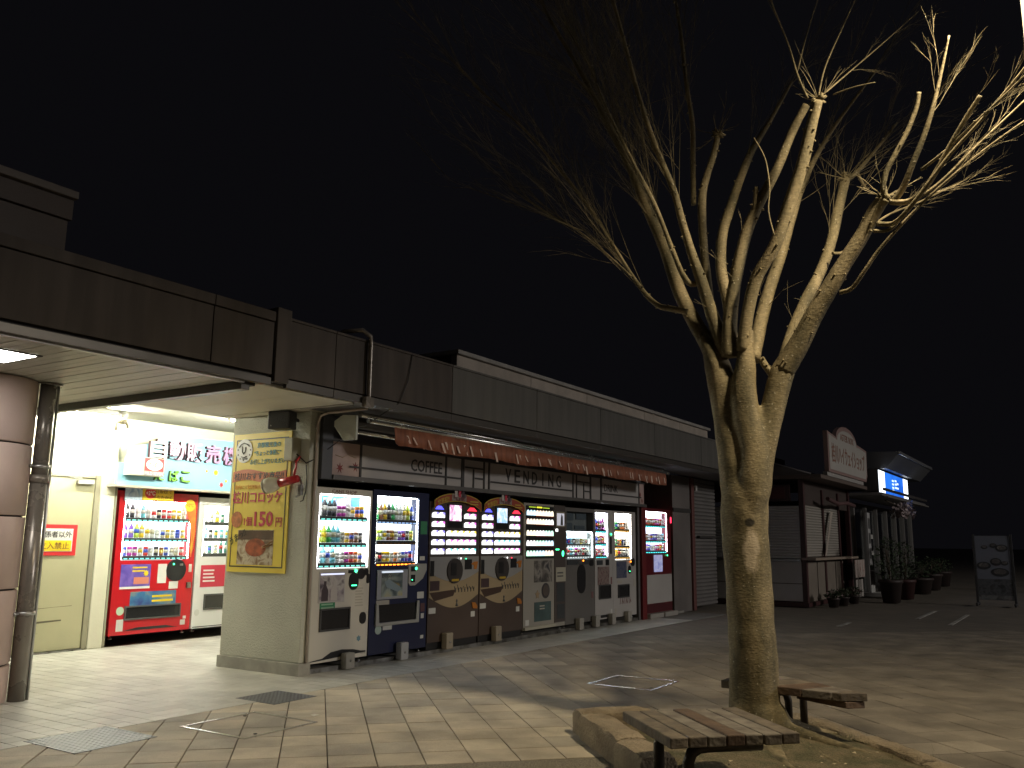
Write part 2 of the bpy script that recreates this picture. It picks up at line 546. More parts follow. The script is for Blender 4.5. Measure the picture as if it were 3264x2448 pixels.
# soffits
for i in range(36):
    x1 = 5.10-i*.1
    bx('soffit_plank', bld, plank, x1-.096, x1, FY+.1, 9.9, 2.775+.0015*(i % 2), 2.80, .003)
bx('soffit_beam', bld, trim, 5.104, 5.20, FY+.1, 10.0, 2.70, 2.80, .004)
bx('soffit_beam', bld, dark, 5.204, 5.26, FY+.1, 10.0, 2.745, 2.80, .004)
bx('soffit_panel', bld, soff, 5.264, 5.9, FY+.1, 8.2, 2.768, 2.80, .002)
bx('soffit_panel', bld, soff, 5.904, 6.52, FY+.1, 8.2, 2.768, 2.80, .002)
bx('soffit_edge', bld, M('pale_edge'), 6.523, 6.55, FY+.1, 6.9, 2.755, 2.80)
bx('soffit_panel', bld, soff, 6.553, 6.9, 6.9, 8.2, 2.768, 2.80, .002)
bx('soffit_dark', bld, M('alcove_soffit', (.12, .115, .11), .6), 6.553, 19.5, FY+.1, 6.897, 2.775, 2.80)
ceil = M('recess_ceiling', (.80, .79, .70), .6)
bx('recess_ceiling', bld, ceil, 3.6, 9.9, 8.204, 12.0, 2.98, 3.02)
bx('recess_ceiling_step', bld, ceil, 5.264, 9.9, 8.204, 8.25, 2.77, 2.98)
# round column of curved drums
colr = part('column', bld)
drum = M('column_tile', (.56, .43, .39), .45, bump=.05, bscale=60, var=.06, vscale=3)
CX, CY, CR = 3.87, 8.10, .45
zz = [0, .322, .948, 1.568, 2.194, 2.775]
for a, b_ in zip(zz[:-1], zz[1:]):
    obj('drum', MB().lathe([(CR-.02, a+.007), (CR-.006, a+.008), (CR, a+.016), (CR, b_-.016), (CR-.006, b_-.008), (CR-.02, b_-.007)], (0, 0, 0), 48), drum, colr, (CX, CY, 0))
obj('core', MB().lathe([(CR-.022, 0), (CR-.022, 2.77)], (0, 0, 0), 32), M('joint_dark', (.03, .028, .026), .9), colr, (CX, CY, 0))
# rainwater pipe beside it
dp = part('downpipe', bld)
pvc = M('pipe_paint', (.24, .215, .19), .28, .35, var=.1, vscale=4)
obj('pipe', MB().tube([(4.333, 7.853, 0), (4.333, 7.853, 1.9)], .072, 20), pvc, dp)
obj('pipe', MB().tube([(4.333, 7.853, 1.9), (4.333, 7.853, 2.77)], .068, 20), pvc, dp)
obj('collar', MB().lathe([(.082, 0), (.082, .07)], (4.333, 7.853, 1.87), 20), pvc, dp)
obj('collar', MB().lathe([(.12, 0), (.12, .012)], (4.333, 7.853, 2.757), 20), pvc, dp)
for z in (.72, 2.0):
    obj('bracket', MB().lathe([(.084, 0), (.084, .03)], (4.333, 7.853, z), 20).tube([(4.27, 7.82, z+.015), (4.20, 7.80, z+.015)], .012, 8), M('bracket_steel', (.5, .5, .5), .35, 1), dp)
    obj('bracket_bolt', MB().lathe([(.014, 0), (.014, .02), (.006, .03)], (4.21, 7.79, z), 8), steel, dp)
obj('conduit', MB().tube([(4.42, 7.84, 0), (4.42, 7.84, 2.76)], .014, 8), M('bracket_steel'), dp)
# recess walls and door
bx('recess_wall', bld, cream, 3.6, 5.58, 10.75, 10.95, 0, 2.98)
bx('recess_wall', bld, cream, 6.735, 6.935, 10.70, 10.95, 0, 2.98, .005)
bx('recess_wall', bld, cream, 5.584, 6.731, 10.75, 10.95, 2.19, 2.98)
bx('recess_wall', bld, cream, 6.939, 10.0, 10.78, 10.95, 2.10, 2.98)
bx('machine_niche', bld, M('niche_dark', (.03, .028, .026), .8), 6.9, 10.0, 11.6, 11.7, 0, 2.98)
bx('niche_cheek', bld, M('khaki_trim', (.30, .28, .2), .5), 6.94, 6.97, 10.70, 11.6, 0, 2.06)
bx('recess_wall', bld, cream, 9.9, 10.0, 8.2, 11.6, 0, 2.98)
door = part('door', bld)
doorm = M('door_paint', (.44, .42, .27), .38, var=.05, vscale=2, bump=.03, bscale=12)
bx('leaf', door, doorm, 5.63, 6.66, 10.735, 10.775, .02, 2.14, .004)
for a in ((5.585, 5.625, 10.70, 10.95, 0, 2.185), (6.665, 6.73, 10.715, 10.95, 0, 2.185), (5.63, 6.66, 10.72, 10.95, 2.145, 2.185)):
    bx('jamb', door, M('khaki_trim'), *a, .003)
bx('threshold', door, steel, 5.63, 6.66, 10.69, 10.78, -.003, .016, .003)
bx('door_closer', door, M('closer', (.55, .54, .5), .4, .5), 6.40, 6.62, 10.68, 10.733, 2.06, 2.11, .006)
obj('closer_arm', MB().tube([(6.46, 10.69, 2.12), (6.25, 10.64, 2.125), (6.46, 10.71, 2.14)], .008, 6), M('closer'), door)
sc = M('scuff_mark', (.11, .10, .065), .8)
for a in ((5.75, 6.38, .34, .375), (5.9, 6.5, .52, .532), (5.65, 6.1, .21, .226)):
    obj('scuff', MB().add([(a[0], 10.7335, a[2]), (a[1], 10.7335, a[2]+.03), (a[1], 10.7335, a[3]+.012), (a[0]+.1, 10.7335, a[3])], [(0, 1, 2, 3)]), sc, door)
# fin wall with its skirting and conduit
bx('fin_wall', bld, wallm, 6.72, 6.866, 6.93, 8.17, .13, 2.765, .008)
bx('skirting', bld, M('skirting', (.36, .35, .31), .7, var=.15, vscale=6), 6.70, 6.868, 6.91, 8.19, 0, .128, .006)
obj('corner_pipe', MB().tube([(6.80, 6.905, .13), (6.80, 6.905, 2.62), (6.80, 6.87, 2.72), (6.80, 6.75, 2.745), (6.80, 6.2, 2.75)], .016, 8), M('pink_pipe', (.45, .38, .33), .35), bld)
# machine alcove
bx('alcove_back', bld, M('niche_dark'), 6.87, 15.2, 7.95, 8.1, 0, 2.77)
bx('alcove_lintel', bld, M('lintel', (.06, .06, .075), .5), 6.87, 15.32, 6.97, 7.95, 2.06, 2.77)
bx('header_cheek', bld, M('slate_panel', (.085, .09, .105), .5, var=.08, vscale=3), 6.868, 7.03, 6.885, 6.968, 2.045, 2.76, .004)
bx('header_rail', bld, M('header_rail', (.15, .145, .14), .4, .5), 7.032, 15.33, 6.86, 6.968, 2.045, 2.098, .004)
slab_m = M('machine_slab', (.25, .24, .22), .8, bump=.3, bscale=40, var=.15, vscale=3)
bx('machine_slab', bld, slab_m, 6.87, 17.3, 6.96, 7.948, 0, .045)
bx('slab_edge', bld, steel, 6.87, 15.3, 6.944, 6.958, 0, .05, .002)
red_post = M('red_post', (.16, .02, .022), .4)
bx('alcove_post', bld, M('grey_post', (.12, .11, .11), .5), 15.06, 15.14, 6.93, 7.94, 0, 2.04, .004)
bx('alcove_post', bld, red_post, 15.18, 15.36, 6.90, 7.94, 0, 2.06, .004)
# plain wall right of the machines, with shutter and pillars
grim = M('grimy_wall', (.14, .125, .118), .8, bump=.3, bscale=40, var=.15, vscale=1.5)
bx('end_wall', bld, grim, 15.37, 19.5, 8.0, 8.2, 0, 2.77)
bx('end_wall', bld, grim, 16.95, 17.9, 7.02, 7.99, 0, 2.77)
bx('end_pillar', bld, M('brown_pillar', (.14, .055, .05), .5), 17.904, 18.06, 6.97, 7.99, 0, 2.77, .01)
bx('wall_trim', bld, dark, 16.95, 17.9, 6.995, 7.018, 2.02, 2.10)
sh = MB()
for k in range(34):
    z = .06+k*.08
    sh.prism([(7.06, z), (7.035, z+.02), (7.035, z+.06), (7.06, z+.078), (7.09, z+.078), (7.09, z)], 18.064, 19.5, 'x')
obj('roller_shutter', sh, M('shutter_grey', (.19, .18, .175), .5, .2, var=.08, vscale=2), bld)
bx('wall_ledge', bld, dark, 18.3, 19.3, 6.96, 7.03, 1.50, 1.55, .004)
bx('wall_lamp', bld, M('lamp_box', (.5, .5, .48), .5), 18.1, 18.2, 6.95, 7.03, 2.50, 2.62, .006)
# conduit over the fascia edge, loose cable
obj('roof_conduit', MB().tube([(6.35, 6.45, 3.43), (6.42, 6.2, 3.50), (6.5, 6.03, 3.51), (6.60, 6.005, 3.46), (6.607, 6.005, 3.38), (6.607, 6.005, 2.84), (6.607, 6.01, 2.72)], .024, 10), pvc, bld)
bx('junction_cover', bld, pvc, 6.55, 6.67, 5.985, 6.045, 2.72, 2.83, .006)
obj('loose_cable', MB().tube([(7.32, 6.04, 3.41), (7.25, 6.03, 3.1), (7.12, 6.03, 2.84), (6.95, 6.3, 2.62), (6.92, 6.6, 2.5), (6.9, 6.84, 2.36)], .006, 5), dark, bld)
# ================================================================== SIGNS AND FIXTURES ON THE BUILDING
black = M('print_black', (.025, .022, .02), .5)
redp = M('print_red', (.62, .03, .035), .45)
white = M('print_white', (.80, .80, .77), .45)
# --- keep-out notice on the door
r = thing('door_notice', 'red-bordered white and yellow notice on the khaki door', 'sign', (0, 0, 0))
bx('backing', r, redp, 5.90, 6.475, 10.722, 10.733, 1.165, 1.545, .002)
bx('white_field', r, white, 5.955, 6.42, 10.718, 10.7215, 1.215, 1.495)
bx('yellow_field', r, M('print_yellow', (.80, .60, .02), .45), 5.97, 6.405, 10.7145, 10.7175, 1.222, 1.35)
text('関係者以外', black, r, (6.188, 10.7175, 1.425), .43, .08, depth=.002, bold=.006)
text('立入禁止', M('print_brown', (.25, .12, .03), .5), r, (6.188, 10.714, 1.287), .38, .085, depth=.002, bold=.006)
# --- big blue sign over the recess machines
r = thing('vending_corner_sign', 'sky blue sign board with raised letters above the red machine', 'sign', (0, 0, 0))
blue = M('sign_sky_blue', (.27, .55, .70), .4, var=.08, vscale=2)
bo = MB().prism([(6.81, 2.075), (9.6, 2.075), (9.6, 2.80), (8.6, 2.81), (7.55, 2.78), (7.2, 2.63), (6.96, 2.585), (6.93, 2.36), (6.81, 2.36)], 10.50, 10.54, 'y')
obj('board', bo, blue, r, None, .003)
bx('lower_ledge', r, M('ledge_cream', (.55, .52, .42), .5), 6.80, 9.6, 10.48, 10.70, 2.045, 2.072, .003)
lt = M('letter_lilac', (.48, .28, .50), .4); lw = M('letter_white', (.80, .74, .80), .4); lp = M('letter_pink', (.62, .42, .60), .4)
for ch, x, m in (('自', 7.36, lw), ('動', 7.66, lp), ('販', 7.94, lp), ('売', 8.26, lt), ('機', 8.57, lt)):
    text(ch, m, r, (x, 10.498, 2.585), .26, .265, depth=.05, bold=.02, name='raised_letter', side=M('letter_edge_shade', (.10, .04, .05), .5))  # dark letter sides paint in shade, as if lit from the right
lg = M('letter_green', (.22, .55, .06), .4)
for ch, x in (('た', 7.41), ('ば', 7.64), ('こ', 7.83)):
    text(ch, lg, r, (x, 10.498, 2.235), .15, .155, depth=.04, bold=.014, name='raised_letter', side=M('letter_edge_green_shade', (.04, .10, .03), .5))  # dark green sides likewise paint in the shaded letter edges
def star(c, rad, n, inner, m, name, par, face='y', d=.003):
    pts = []
    for k in range(2*n):
        q = rad if k % 2 == 0 else rad*inner
        a = math.pi/2+math.pi*k/n
        pts.append((q*math.cos(a), q*math.sin(a)))
    if face == 'y':
        mb = MB().prism([(c[0]+a, c[2]+b_) for a, b_ in pts], c[1]-d, c[1], 'y')
    else:
        mb = MB().prism([(c[1]-a, c[2]+b_) for a, b_ in pts], c[0]-d, c[0], 'x')
    return obj(name, mb, m, par)
def disc(c, rx, rz, m, name, par, face='y', d=.003, n=24):
    pts = [(rx*math.cos(2*math.pi*k/n), rz*math.sin(2*math.pi*k/n)) for k in range(n)]
    if face == 'y':
        mb = MB().prism([(c[0]+a, c[2]+b_) for a, b_ in pts], c[1]-d, c[1], 'y')
    else:
        mb = MB().prism([(c[1]-a, c[2]+b_) for a, b_ in pts], c[0]-d, c[0], 'x')
    return obj(name, mb, m, par)
star((8.36, 10.498, 2.33), .045, 8, .6, M('print_yellow'), 'sun_print', r)
star((8.2, 10.498, 2.34), .022, 8, .6, M('print_orange', (.75, .35, .03), .5), 'sun_print', r)
star((8.47, 10.498, 2.16), .045, 7, .45, redp, 'leaf_print', r)
star((8.55, 10.498, 2.22), .025, 8, .6, M('print_yellow'), 'sun_print', r)
# --- tobacco box sign in front of it
r = thing('tobacco_sign', 'small cream box sign with red panel and white oval on blue board', 'sign', (0, 0, 0))
bx('box', r, M('box_cream', (.72, .69, .52), .5), 6.895, 7.40, 10.36, 10.495, 2.20, 2.445, .004)
bx('red_panel', r, redp, 7.10, 7.392, 10.356, 10.3595, 2.265, 2.437)
disc((7.246, 10.3555, 2.352), .125, .078, white, 'oval', r)
text('たばこ', black, r, (7.246, 10.352, 2.352), .175, .062, depth=.002, bold=.012)
bx('grey_band', r, M('print_grey', (.28, .28, .30), .5), 7.10, 7.392, 10.356, 10.3595, 2.205, 2.262)
text('MILD SEVEN', white, r, (7.246, 10.3555, 2.235), .27, .04, depth=.002)
# --- poster board on the fin wall
r = thing('croquette_poster', 'tall yellow price poster with food photo on the fin wall', 'poster', (0, 0, 0))
X0 = 6.715
yel = M('poster_yellow', (.84, .66, .10), .45, var=.02, vscale=3)
def xb(name, mat, y0, y1, z0, z1, lay, par):
    """flat piece on the wall face that looks to -X; lay is its layer"""
    return obj(name, MB().box(X0-.012-.0022*lay, X0-.0122-.0022*(lay-1), y0, y1, z0, z1), mat, par)
bx('board', r, yel, X0-.012, X0, 7.19, 8.125, 1.03, 2.567, .002)
for a in ((7.235, 8.08, 2.49, 2.503), (7.235, 8.08, 1.085, 1.098), (7.235, 7.248, 1.098, 2.49), (8.067, 8.08, 1.098, 2.49)):
    xb('border', black, *a, 1, r)
disc((X0-.0165, 7.945, 2.375), .135, .135, white, 'emblem', r, 'x', .0015, 32)
em = MB()
for p in ([(8.03, 2.42), (8.0, 2.45), (7.95, 2.465), (7.90, 2.45), (7.86, 2.425)], [(7.98, 2.43), (7.975, 2.37), (7.95, 2.34), (7.925, 2.37), (7.92, 2.42)], [(7.99, 2.31), (7.94, 2.30), (7.90, 2.315)]):
    em.tube([(X0-.019, y, z) for y, z in p], .006, 5)
for a in range(7):
    an = math.pi*(.95+a*.18)
    em.prism([(7.945-.105*math.cos(an)+dx, 2.375+.105*math.sin(an)+dz) for dx, dz in ((-.012, 0), (0, .012), (.012, 0), (0, -.012))], X0-.019, X0-.0178, 'x')
obj('emblem_print', em, black, r)
text('京都観光', black, r, (X0-.0182, 7.93, 2.285), .10, .022, 'x', .001)
teal = M('print_teal', (.03, .22, .27), .5)
text('京都観光後の', teal, r, (X0-.0145, 7.545, 2.43), .38, .06, 'x', .002, .012)
text('“ちょっと休憩に”', teal, r, (X0-.0145, 7.56, 2.34), .43, .06, 'x', .002, .012)
text('お召し上がりいただけ', teal, r, (X0-.0145, 7.555, 2.245), .56, .06, 'x', .002, .012)
n = 20
up = [(8.105-.855*k/n, 2.14+.025*math.sin(k/n*6.3)) for k in range(n+1)]
lo = [(8.115-.875*k/n, 2.02+.025*math.sin(k/n*6.3)) for k in range(n+1)]
obj('banner', MB().prism(up+lo[::-1], X0-.0165, X0-.0145, 'x'), M('print_orange_red', (.60, .16, .05), .5), r)
text('桂川おすすめ商品!!', black, r, (X0-.017, 7.68, 2.085), .80, .085, 'x', .002, .012)
text('店内にて好評販売中!!', M('print_orange', (.75, .35, .03), .5), r, (X0-.0145, 7.81, 1.965), .52, .05, 'x', .002, .008)
text('桂川コロッケ', M('print_crimson', (.52, .035, .07), .5), r, (X0-.0145, 7.69, 1.85), .80, .14, 'x', .002, .022)
disc((X0-.0145, 8.0, 1.605), .09, .09, M('croquette_print', (.50, .17, .05), .6, var=.25, vscale=18), 'croquette_print', r, 'x', .002)
text('1個', M('print_crimson'), r, (X0-.0145, 7.815, 1.585), .13, .10, 'x', .002, .012)
text('150', M('print_crimson'), r, (X0-.0145, 7.565, 1.61), .30, .165, 'x', .002, .03)
text('円', M('print_crimson'), r, (X0-.0145, 7.325, 1.575), .095, .10, 'x', .002, .012)
xb('photo_print', picture('rice_photo', ((.09, .055, .03), (.30, .20, .12), (.62, .55, .42), (.25, .14, .07)), 9), 7.39, 7.965, 1.113, 1.49, 1, r)
xb('photo_shade', M('photo_brown', (.10, .05, .025), .5, var=.3, vscale=6), 7.40, 7.955, 1.385, 1.485, 2, r)
disc((X0-.0172, 7.665, 1.30), .165, .098, M('croquette_photo', (.33, .075, .025), .5, var=.4, vscale=14), 'croquette_print', r, 'x', .0012, 30)
obj('chopstick_print', MB().tube([(X0-.019, 7.40, 1.365), (X0-.019, 7.56, 1.31)], .006, 6).tube([(X0-.019, 7.40, 1.335), (X0-.019, 7.55, 1.295)], .006, 6), M('print_brown'), r)
text('うまっ!!', black, r, (X0-.0175, 7.965, 1.415), .27, .085, 'x', .002, .014, rot=.45)
# --- loudspeaker, box and clip lamp on the fin wall
r = thing('loudspeaker', 'dark grey box loudspeaker on bracket at top of fin wall', 'loudspeaker', (6.60, 7.22, 2.66), math.radians(14))
spk = M('speaker_plastic', (.035, .036, .042), .5, bump=.05, bscale=200)
obj('cabinet', MB().prism([(-.10, .14), (.07, .12), (.07, -.12), (-.10, -.14)], -.095, .10, 'z'), spk, r, None, .012)
obj('grille', MB().box(-.106, -.101, -.125, .125, -.083, .088), M('speaker_grille', (.05, .05, .055), .7, bump=.6, bscale=400), r, None, .004)
obj('bracket', MB().tube([(.07, -.02, .02), (.10, -.10, .02), (.115, -.16, .0)], .022, 8).box(.06, .085, -.05, .05, -.05, .06), spk, r)
disc((-.107, .09, -.06), .008, .008, steel, 'badge', r, 'x', .001, 10)
r = thing('junction_box', 'pale grey-green junction box overlapping the poster corner', 'junction box', (0, 0, 0))
jb = M('box_putty', (.40, .38, .27), .5, var=.06, vscale=5)
bx('box', r, jb, 6.60, 6.719, 7.06, 7.185, 2.225, 2.475, .006)
bx('lid', r, M('box_putty_pale', (.47, .45, .33), .45), 6.592, 6.5995, 7.065, 7.18, 2.23, 2.47, .002)
obj('cable', MB().tube([(6.66, 7.06, 2.30), (6.68, 6.99, 2.24), (6.70, 6.95, 2.20), (6.76, 6.90, 2.24)], .007, 6), black, r)
r = thing('clip_lamp', 'red clip lamp with glass reflector bulb hanging in front of poster', 'lamp', (0, 0, 0))
rl = M('lamp_red', (.45, .02, .025), .3)
obj('arm', MB().tube([(6.68, 7.02, 2.27), (6.64, 7.04, 2.22), (6.66, 7.06, 2.15), (6.62, 7.03, 2.12), (6.63, 7.05, 2.05)], .013, 8), rl, r)
def along(p0, p1, prof, n=20):
    p0, p1 = Vector(p0), Vector(p1)
    d = p1-p0
    return MB().tube([p0+d*t for t, q in prof], [q for t, q in prof], n)
obj('socket', along((6.64, 6.985, 2.035), (6.57, 7.20, 1.985), [(0, .02), (.05, .04), (1, .048)]), rl, r)
obj('bulb', along((6.57, 7.20, 1.985), (6.52, 7.36, 1.95), [(0, .045), (.3, .075), (.65, .088), (.9, .085), (1, .07)]), M('bulb_frosted', (.75, .72, .6), .12, coat=.6), r)
obj('bulb_face', along((6.521, 7.358, 1.951), (6.512, 7.385, 1.945), [(0, .088), (.5, .078), (1, .03)]), M('bulb_silver', (.8, .78, .68), .08, .8), r)
obj('clamp', MB().tube([(6.66, 7.0, 2.05), (6.68, 6.96, 1.95), (6.67, 6.99, 1.86), (6.65, 7.03, 1.84)], .012, 8).box(6.655, 6.695, 6.965, 7.01, 1.86, 1.97), steel, r)
obj('flex', MB().tube([(6.70, 6.95, 2.18), (6.70, 6.93, 2.05), (6.70, 6.935, 1.9), (6.68, 6.95, 1.80), (6.66, 6.97, 1.79)], .006, 6), black, r)
# --- lights of the recess and the canopy
tube_m = M('fluorescent_glow', (1, 1, 1), .5, emit=TUBE_E, ecol=(1.0, .98, .80))
fx = M('fixture_white', (.75, .75, .7), .4)
def batten(x0, y, label):
    r = thing('fluorescent_light', label, 'light', (x0, y, 2.98), group='fluorescent battens in the recess')
    bx('tray', r, fx, 0, 1.24, -.06, .06, -.075, -.002, .006)
    obj('tube', MB().tube([(.02, 0, -.105), (1.22, 0, -.105)], .016, 10), tube_m, r)
    for x in (.0, 1.215):
        bx('end_cap', r, fx, x, x+.025, -.03, .03, -.13, -.075, .003)
batten(7.25, 8.95, 'fluorescent batten on recess ceiling behind the fin wall')
batten(5.45, 10.25, 'fluorescent batten on recess ceiling near the khaki door')
r = thing('ceiling_spotlight', 'small unlit swivel spotlight hanging from recess ceiling by the door', 'spotlight', (6.62, 10.2, 2.98))
obj('rose', MB().lathe([(.06, -.03), (.065, -.001)], (0, 0, 0), 16), fx, r)
obj('stem', MB().tube([(0, 0, -.03), (0, 0, -.11)], .018, 8), fx, r)
obj('yoke', MB().tube([(-.08, -.01, -.25), (-.09, 0, -.17), (-.04, 0, -.12), (.04, 0, -.12), (.08, 0, -.17), (.075, -.01, -.2)], .016, 8), M('yoke_tan', (.30, .26, .17), .5), r)
obj('shade', MB().lathe([(.035, -.10), (.06, -.11), (.03, -.16)], (0, 0, 0), 12), M('yoke_tan'), r)
r = thing('canopy_light', 'square recessed white light in the planked canopy ceiling', 'light', (3.30, 6.92, 2.776))
for a in ((-.30, .30, -.27, -.245), (-.30, .30, .245, .27), (-.30, -.275, -.245, .245), (.275, .30, -.245, .245)):
    bx('frame', r, M('frame_brown', (.12, .11, .1), .5), *a, -.012, -.0015, .002)
bx('diffuser', r, M('panel_glow', (1, 1, 1), .5, emit=PANEL_E, ecol=(1, .96, .88)), -.274, .274, -.244, .244, -.008, -.002)
# --- awning over the machines
r = thing('awning', 'rolled retractable awning with faded orange striped valance', 'awning', (0, 0, 0))
alu = M('aluminium', (.62, .62, .6), .25, .9, var=.1, vscale=3)
obj('end_plate', MB().prism([(6.40, 2.44), (6.40, 2.70), (6.60, 2.72), (6.72, 2.66), (6.72, 2.60), (6.58, 2.44)], 6.86, 6.89, 'x'), M('plate_paint', (.50, .52, .46), .45), r, None, .004)
for y, z, rad, x0, x1 in ((6.40, 2.715, .028, 6.92, 15.05), (6.36, 2.655, .024, 7.0, 15.22), (6.62, 2.66, .06, 6.92, 15.2), (6.5, 2.54, .02, 6.92, 15.1)):
    obj('front_rail' if rad < .05 else 'roller', MB().tube([(x0, y, z), ((x0+x1)/2, y, z-.012), (x1, y, z)], rad, 10), alu if rad < .05 else M('roller_dark', (.10, .09, .08), .7), r)
val = M('valance_orange', (.34, .125, .068), .7, col2=(.23, .082, .045), vscale=5, stretch=(4, 1, .6), bump=.2, bscale=30)
stp = M('valance_pale', (.72, .55, .45), .6)
vb = MB(); N = 150
vs = []
rv = random.Random(3)
for k in range(N+1):
    x = 7.42+7.62*k/N
    wv = .014*math.sin(k*1.15)+.006*math.sin(k*.37)
    dz = .012*math.sin(k*.21)+(.07 if k == 0 else .03 if k == 1 else 0)
    vs += [(x, 6.345+wv*.3, 2.632), (x, 6.33+wv, 2.52), (x, 6.335+wv*1.5, 2.425+dz)]
fs = []
for k in range(N):
    for q in (0, 1):
        fs.append((k*3+q, k*3+q+1, k*3+q+4, k*3+q+3))
vb.add(vs, fs, 0, True)
o = obj('valance', vb, val, r)
so = o.modifiers.new('thickness', 'SOLIDIFY'); so.thickness = .003
for k in range(62):
    x = 7.62+k*.119+rv.uniform(-.02, .02)
    if rv.random() < .12: continue
    i = int((x-7.42)/7.62*N)
    w1 = vs[i*3+1][1]; w2 = vs[i*3+2][1]
    h = rv.uniform(.06, .13); w = rv.uniform(.02, .045); sk = rv.uniform(.02, .07)
    z1 = 2.56-rv.uniform(0, .03)
    a = MB().add([(x, w1-.0042+.001, z1), (x+w, w1-.0042+.001, z1), (x+w+sk, min(w1, w2)-.006, z1-h), (x+sk, min(w1, w2)-.006, z1-h)], [(0, 3, 2, 1)])
    obj('stripe_print', a, stp, r)
for x in (9.2, 12.9):
    obj('folding_arm', MB().tube([(x, 6.78, 2.60), (x+.9, 6.60, 2.57), (x+.1, 6.42, 2.62)], .018, 8), alu, r)
# --- header sign COFFEE / VENDING / DRINK
r = thing('header_sign', 'long grey header sign reading coffee vending drink under the awning', 'sign', (0, 0, 0))
hp = M('header_panel', (.44, .42, .41), .4, var=.06, vscale=1.2)
hp2 = M('header_panel_pink', (.48, .36, .33), .4, var=.1, vscale=3)
hb = M('header_bar', (.045, .043, .042), .5)
HX = 6.90
xs = [7.035, 7.49, 9.11, 9.47, 9.98, 10.105, 12.525, 12.64, 13.13, 13.52, 15.06, 15.30]
names = [hp2, hp, hp, hp, hp, hp, hp, hp, hp, hp, hp2]
for k in range(len(xs)-1):
    bx('sign_panel', r, names[k], xs[k]+.006, xs[k+1]-.006, HX, HX+.03, 2.10, 2.47, .002)
bx('backing', r, hb, 7.035, 15.30, HX+.032, HX+.06, 2.10, 2.50)
bx('top_rail', r, hb, 7.035, 15.32, HX-.01, HX+.03, 2.474, 2.50)
for x, w in ((7.49, .03), (9.11, .03), (9.48, .06), (9.98, .03), (10.105, .035), (12.525, .03), (12.64, .03), (13.13, .045), (13.52, .06), (15.06, .03), (9.73, .025), (12.89, .025)):
    short = x in (9.73, 12.89)
    bx('bar', r, hb, x-w/2, x+w/2, HX-.012, HX-.001, 2.101 if short else 2.10, 2.35 if short else 2.472)
for x0, x1, z in ((7.30, 9.45, 2.195), (10.13, 12.5, 2.195), (9.75, 9.96, 2.22), (13.56, 15.15, 2.205), (9.52, 9.96, 2.355), (12.66, 13.10, 2.355), (12.91, 13.1, 2.21)):
    bx('bar', r, hb, x0, x1, HX-.014, HX-.0125, z, z+.022)
text('COFFEE', hb, r, (8.715, HX-.001, 2.31), .63, .15, bold=.012)
for k, ch in enumerate('VENDING'):
    text(ch, hb, r, (10.60+k*.243, HX-.001, 2.33), .15 if ch != 'I' else .03, .19, bold=.012)
text('DRINK', hb, r, (13.91, HX-.001, 2.32), .53, .12, bold=.008)
for x, z, q in ((7.16, 2.18, .06), (7.41, 2.21, .055), (15.12, 2.27, .05), (15.2, 2.16, .04)):
    star((x, HX-.001, z), q, 7, .38, M('maple_red', (.22, .03, .03), .5), 'maple_print', r)
obj('cloud_print', MB().tube([(7.08, HX-.002, 2.32), (7.2, HX-.002, 2.30), (7.28, HX-.002, 2.34), (7.42, HX-.002, 2.31)], .004, 5), M('print_tan', (.33, .24, .14), .5), r)
# ================================================================== VENDING MACHINES
def emis(name, col, e):
    return M(name, col, .4, emit=e, ecol=col)
PC = [M('drink_%d' % k, c, .3, coat=.3) for k, c in enumerate((
    (.60, .03, .03), (.05, .10, .55), (.05, .45, .12), (.80, .55, .03), (.03, .03, .035), (.80, .80, .78), (.30, .12, .05), (.50, .05, .38),
    (.20, .60, .70), (.55, .72, .08), (.80, .25, .05), (.06, .25, .20), (.70, .64, .45), (.22, .10, .55)))]
CAPW = M('bottle_cap', (.7, .7, .68), .4)
LBL = M('drink_label', (.7, .68, .62), .4)
def product_meshes():
    can = MB().lathe([(.024, 0), (.030, .008), (.030, .040)], (0, 0, 0), 10, 0).lathe([(.0303, .040), (.0303, .082)], (0, 0, 0), 10, 1).lathe([(.030, .082), (.030, .112), (.024, .120), (.0, .119)], (0, 0, 0), 10, 0)
    pet = MB().lathe([(.026, 0), (.032, .01), (.030, .06)], (0, 0, 0), 10, 0).lathe([(.0325, .06), (.0325, .11)], (0, 0, 0), 10, 1).lathe([(.031, .11), (.029, .13), (.013, .165), (.013, .175)], (0, 0, 0), 10, 0).lathe([(.015, .175), (.015, .195), (0, .196)], (0, 0, 0), 10, 2)
    carton = MB().box(-.03, .03, -.02, .02, 0, .085, 0).box(-.0302, .0302, -.0205, -.02, .02, .06, 1)
    return [m.mesh(n, [PC[0], LBL, CAPW]) for n, m in (('can', can), ('bottle', pet), ('carton', carton))]
PMESH = product_meshes()
rm = random.Random(21)
def product(kind, parent, x, y, z, col, sc=1.0, lab=None):
    o = obj(('sample_can', 'sample_bottle', 'sample_carton')[kind], PMESH[kind], PC[0], parent, (x, y, z))
    o.scale = (sc, sc, sc)
    o.material_slots[0].link = 'OBJECT'; o.material_slots[0].material = col
    if lab is not None:
        o.material_slots[1].link = 'OBJECT'; o.material_slots[1].material = lab
    return o
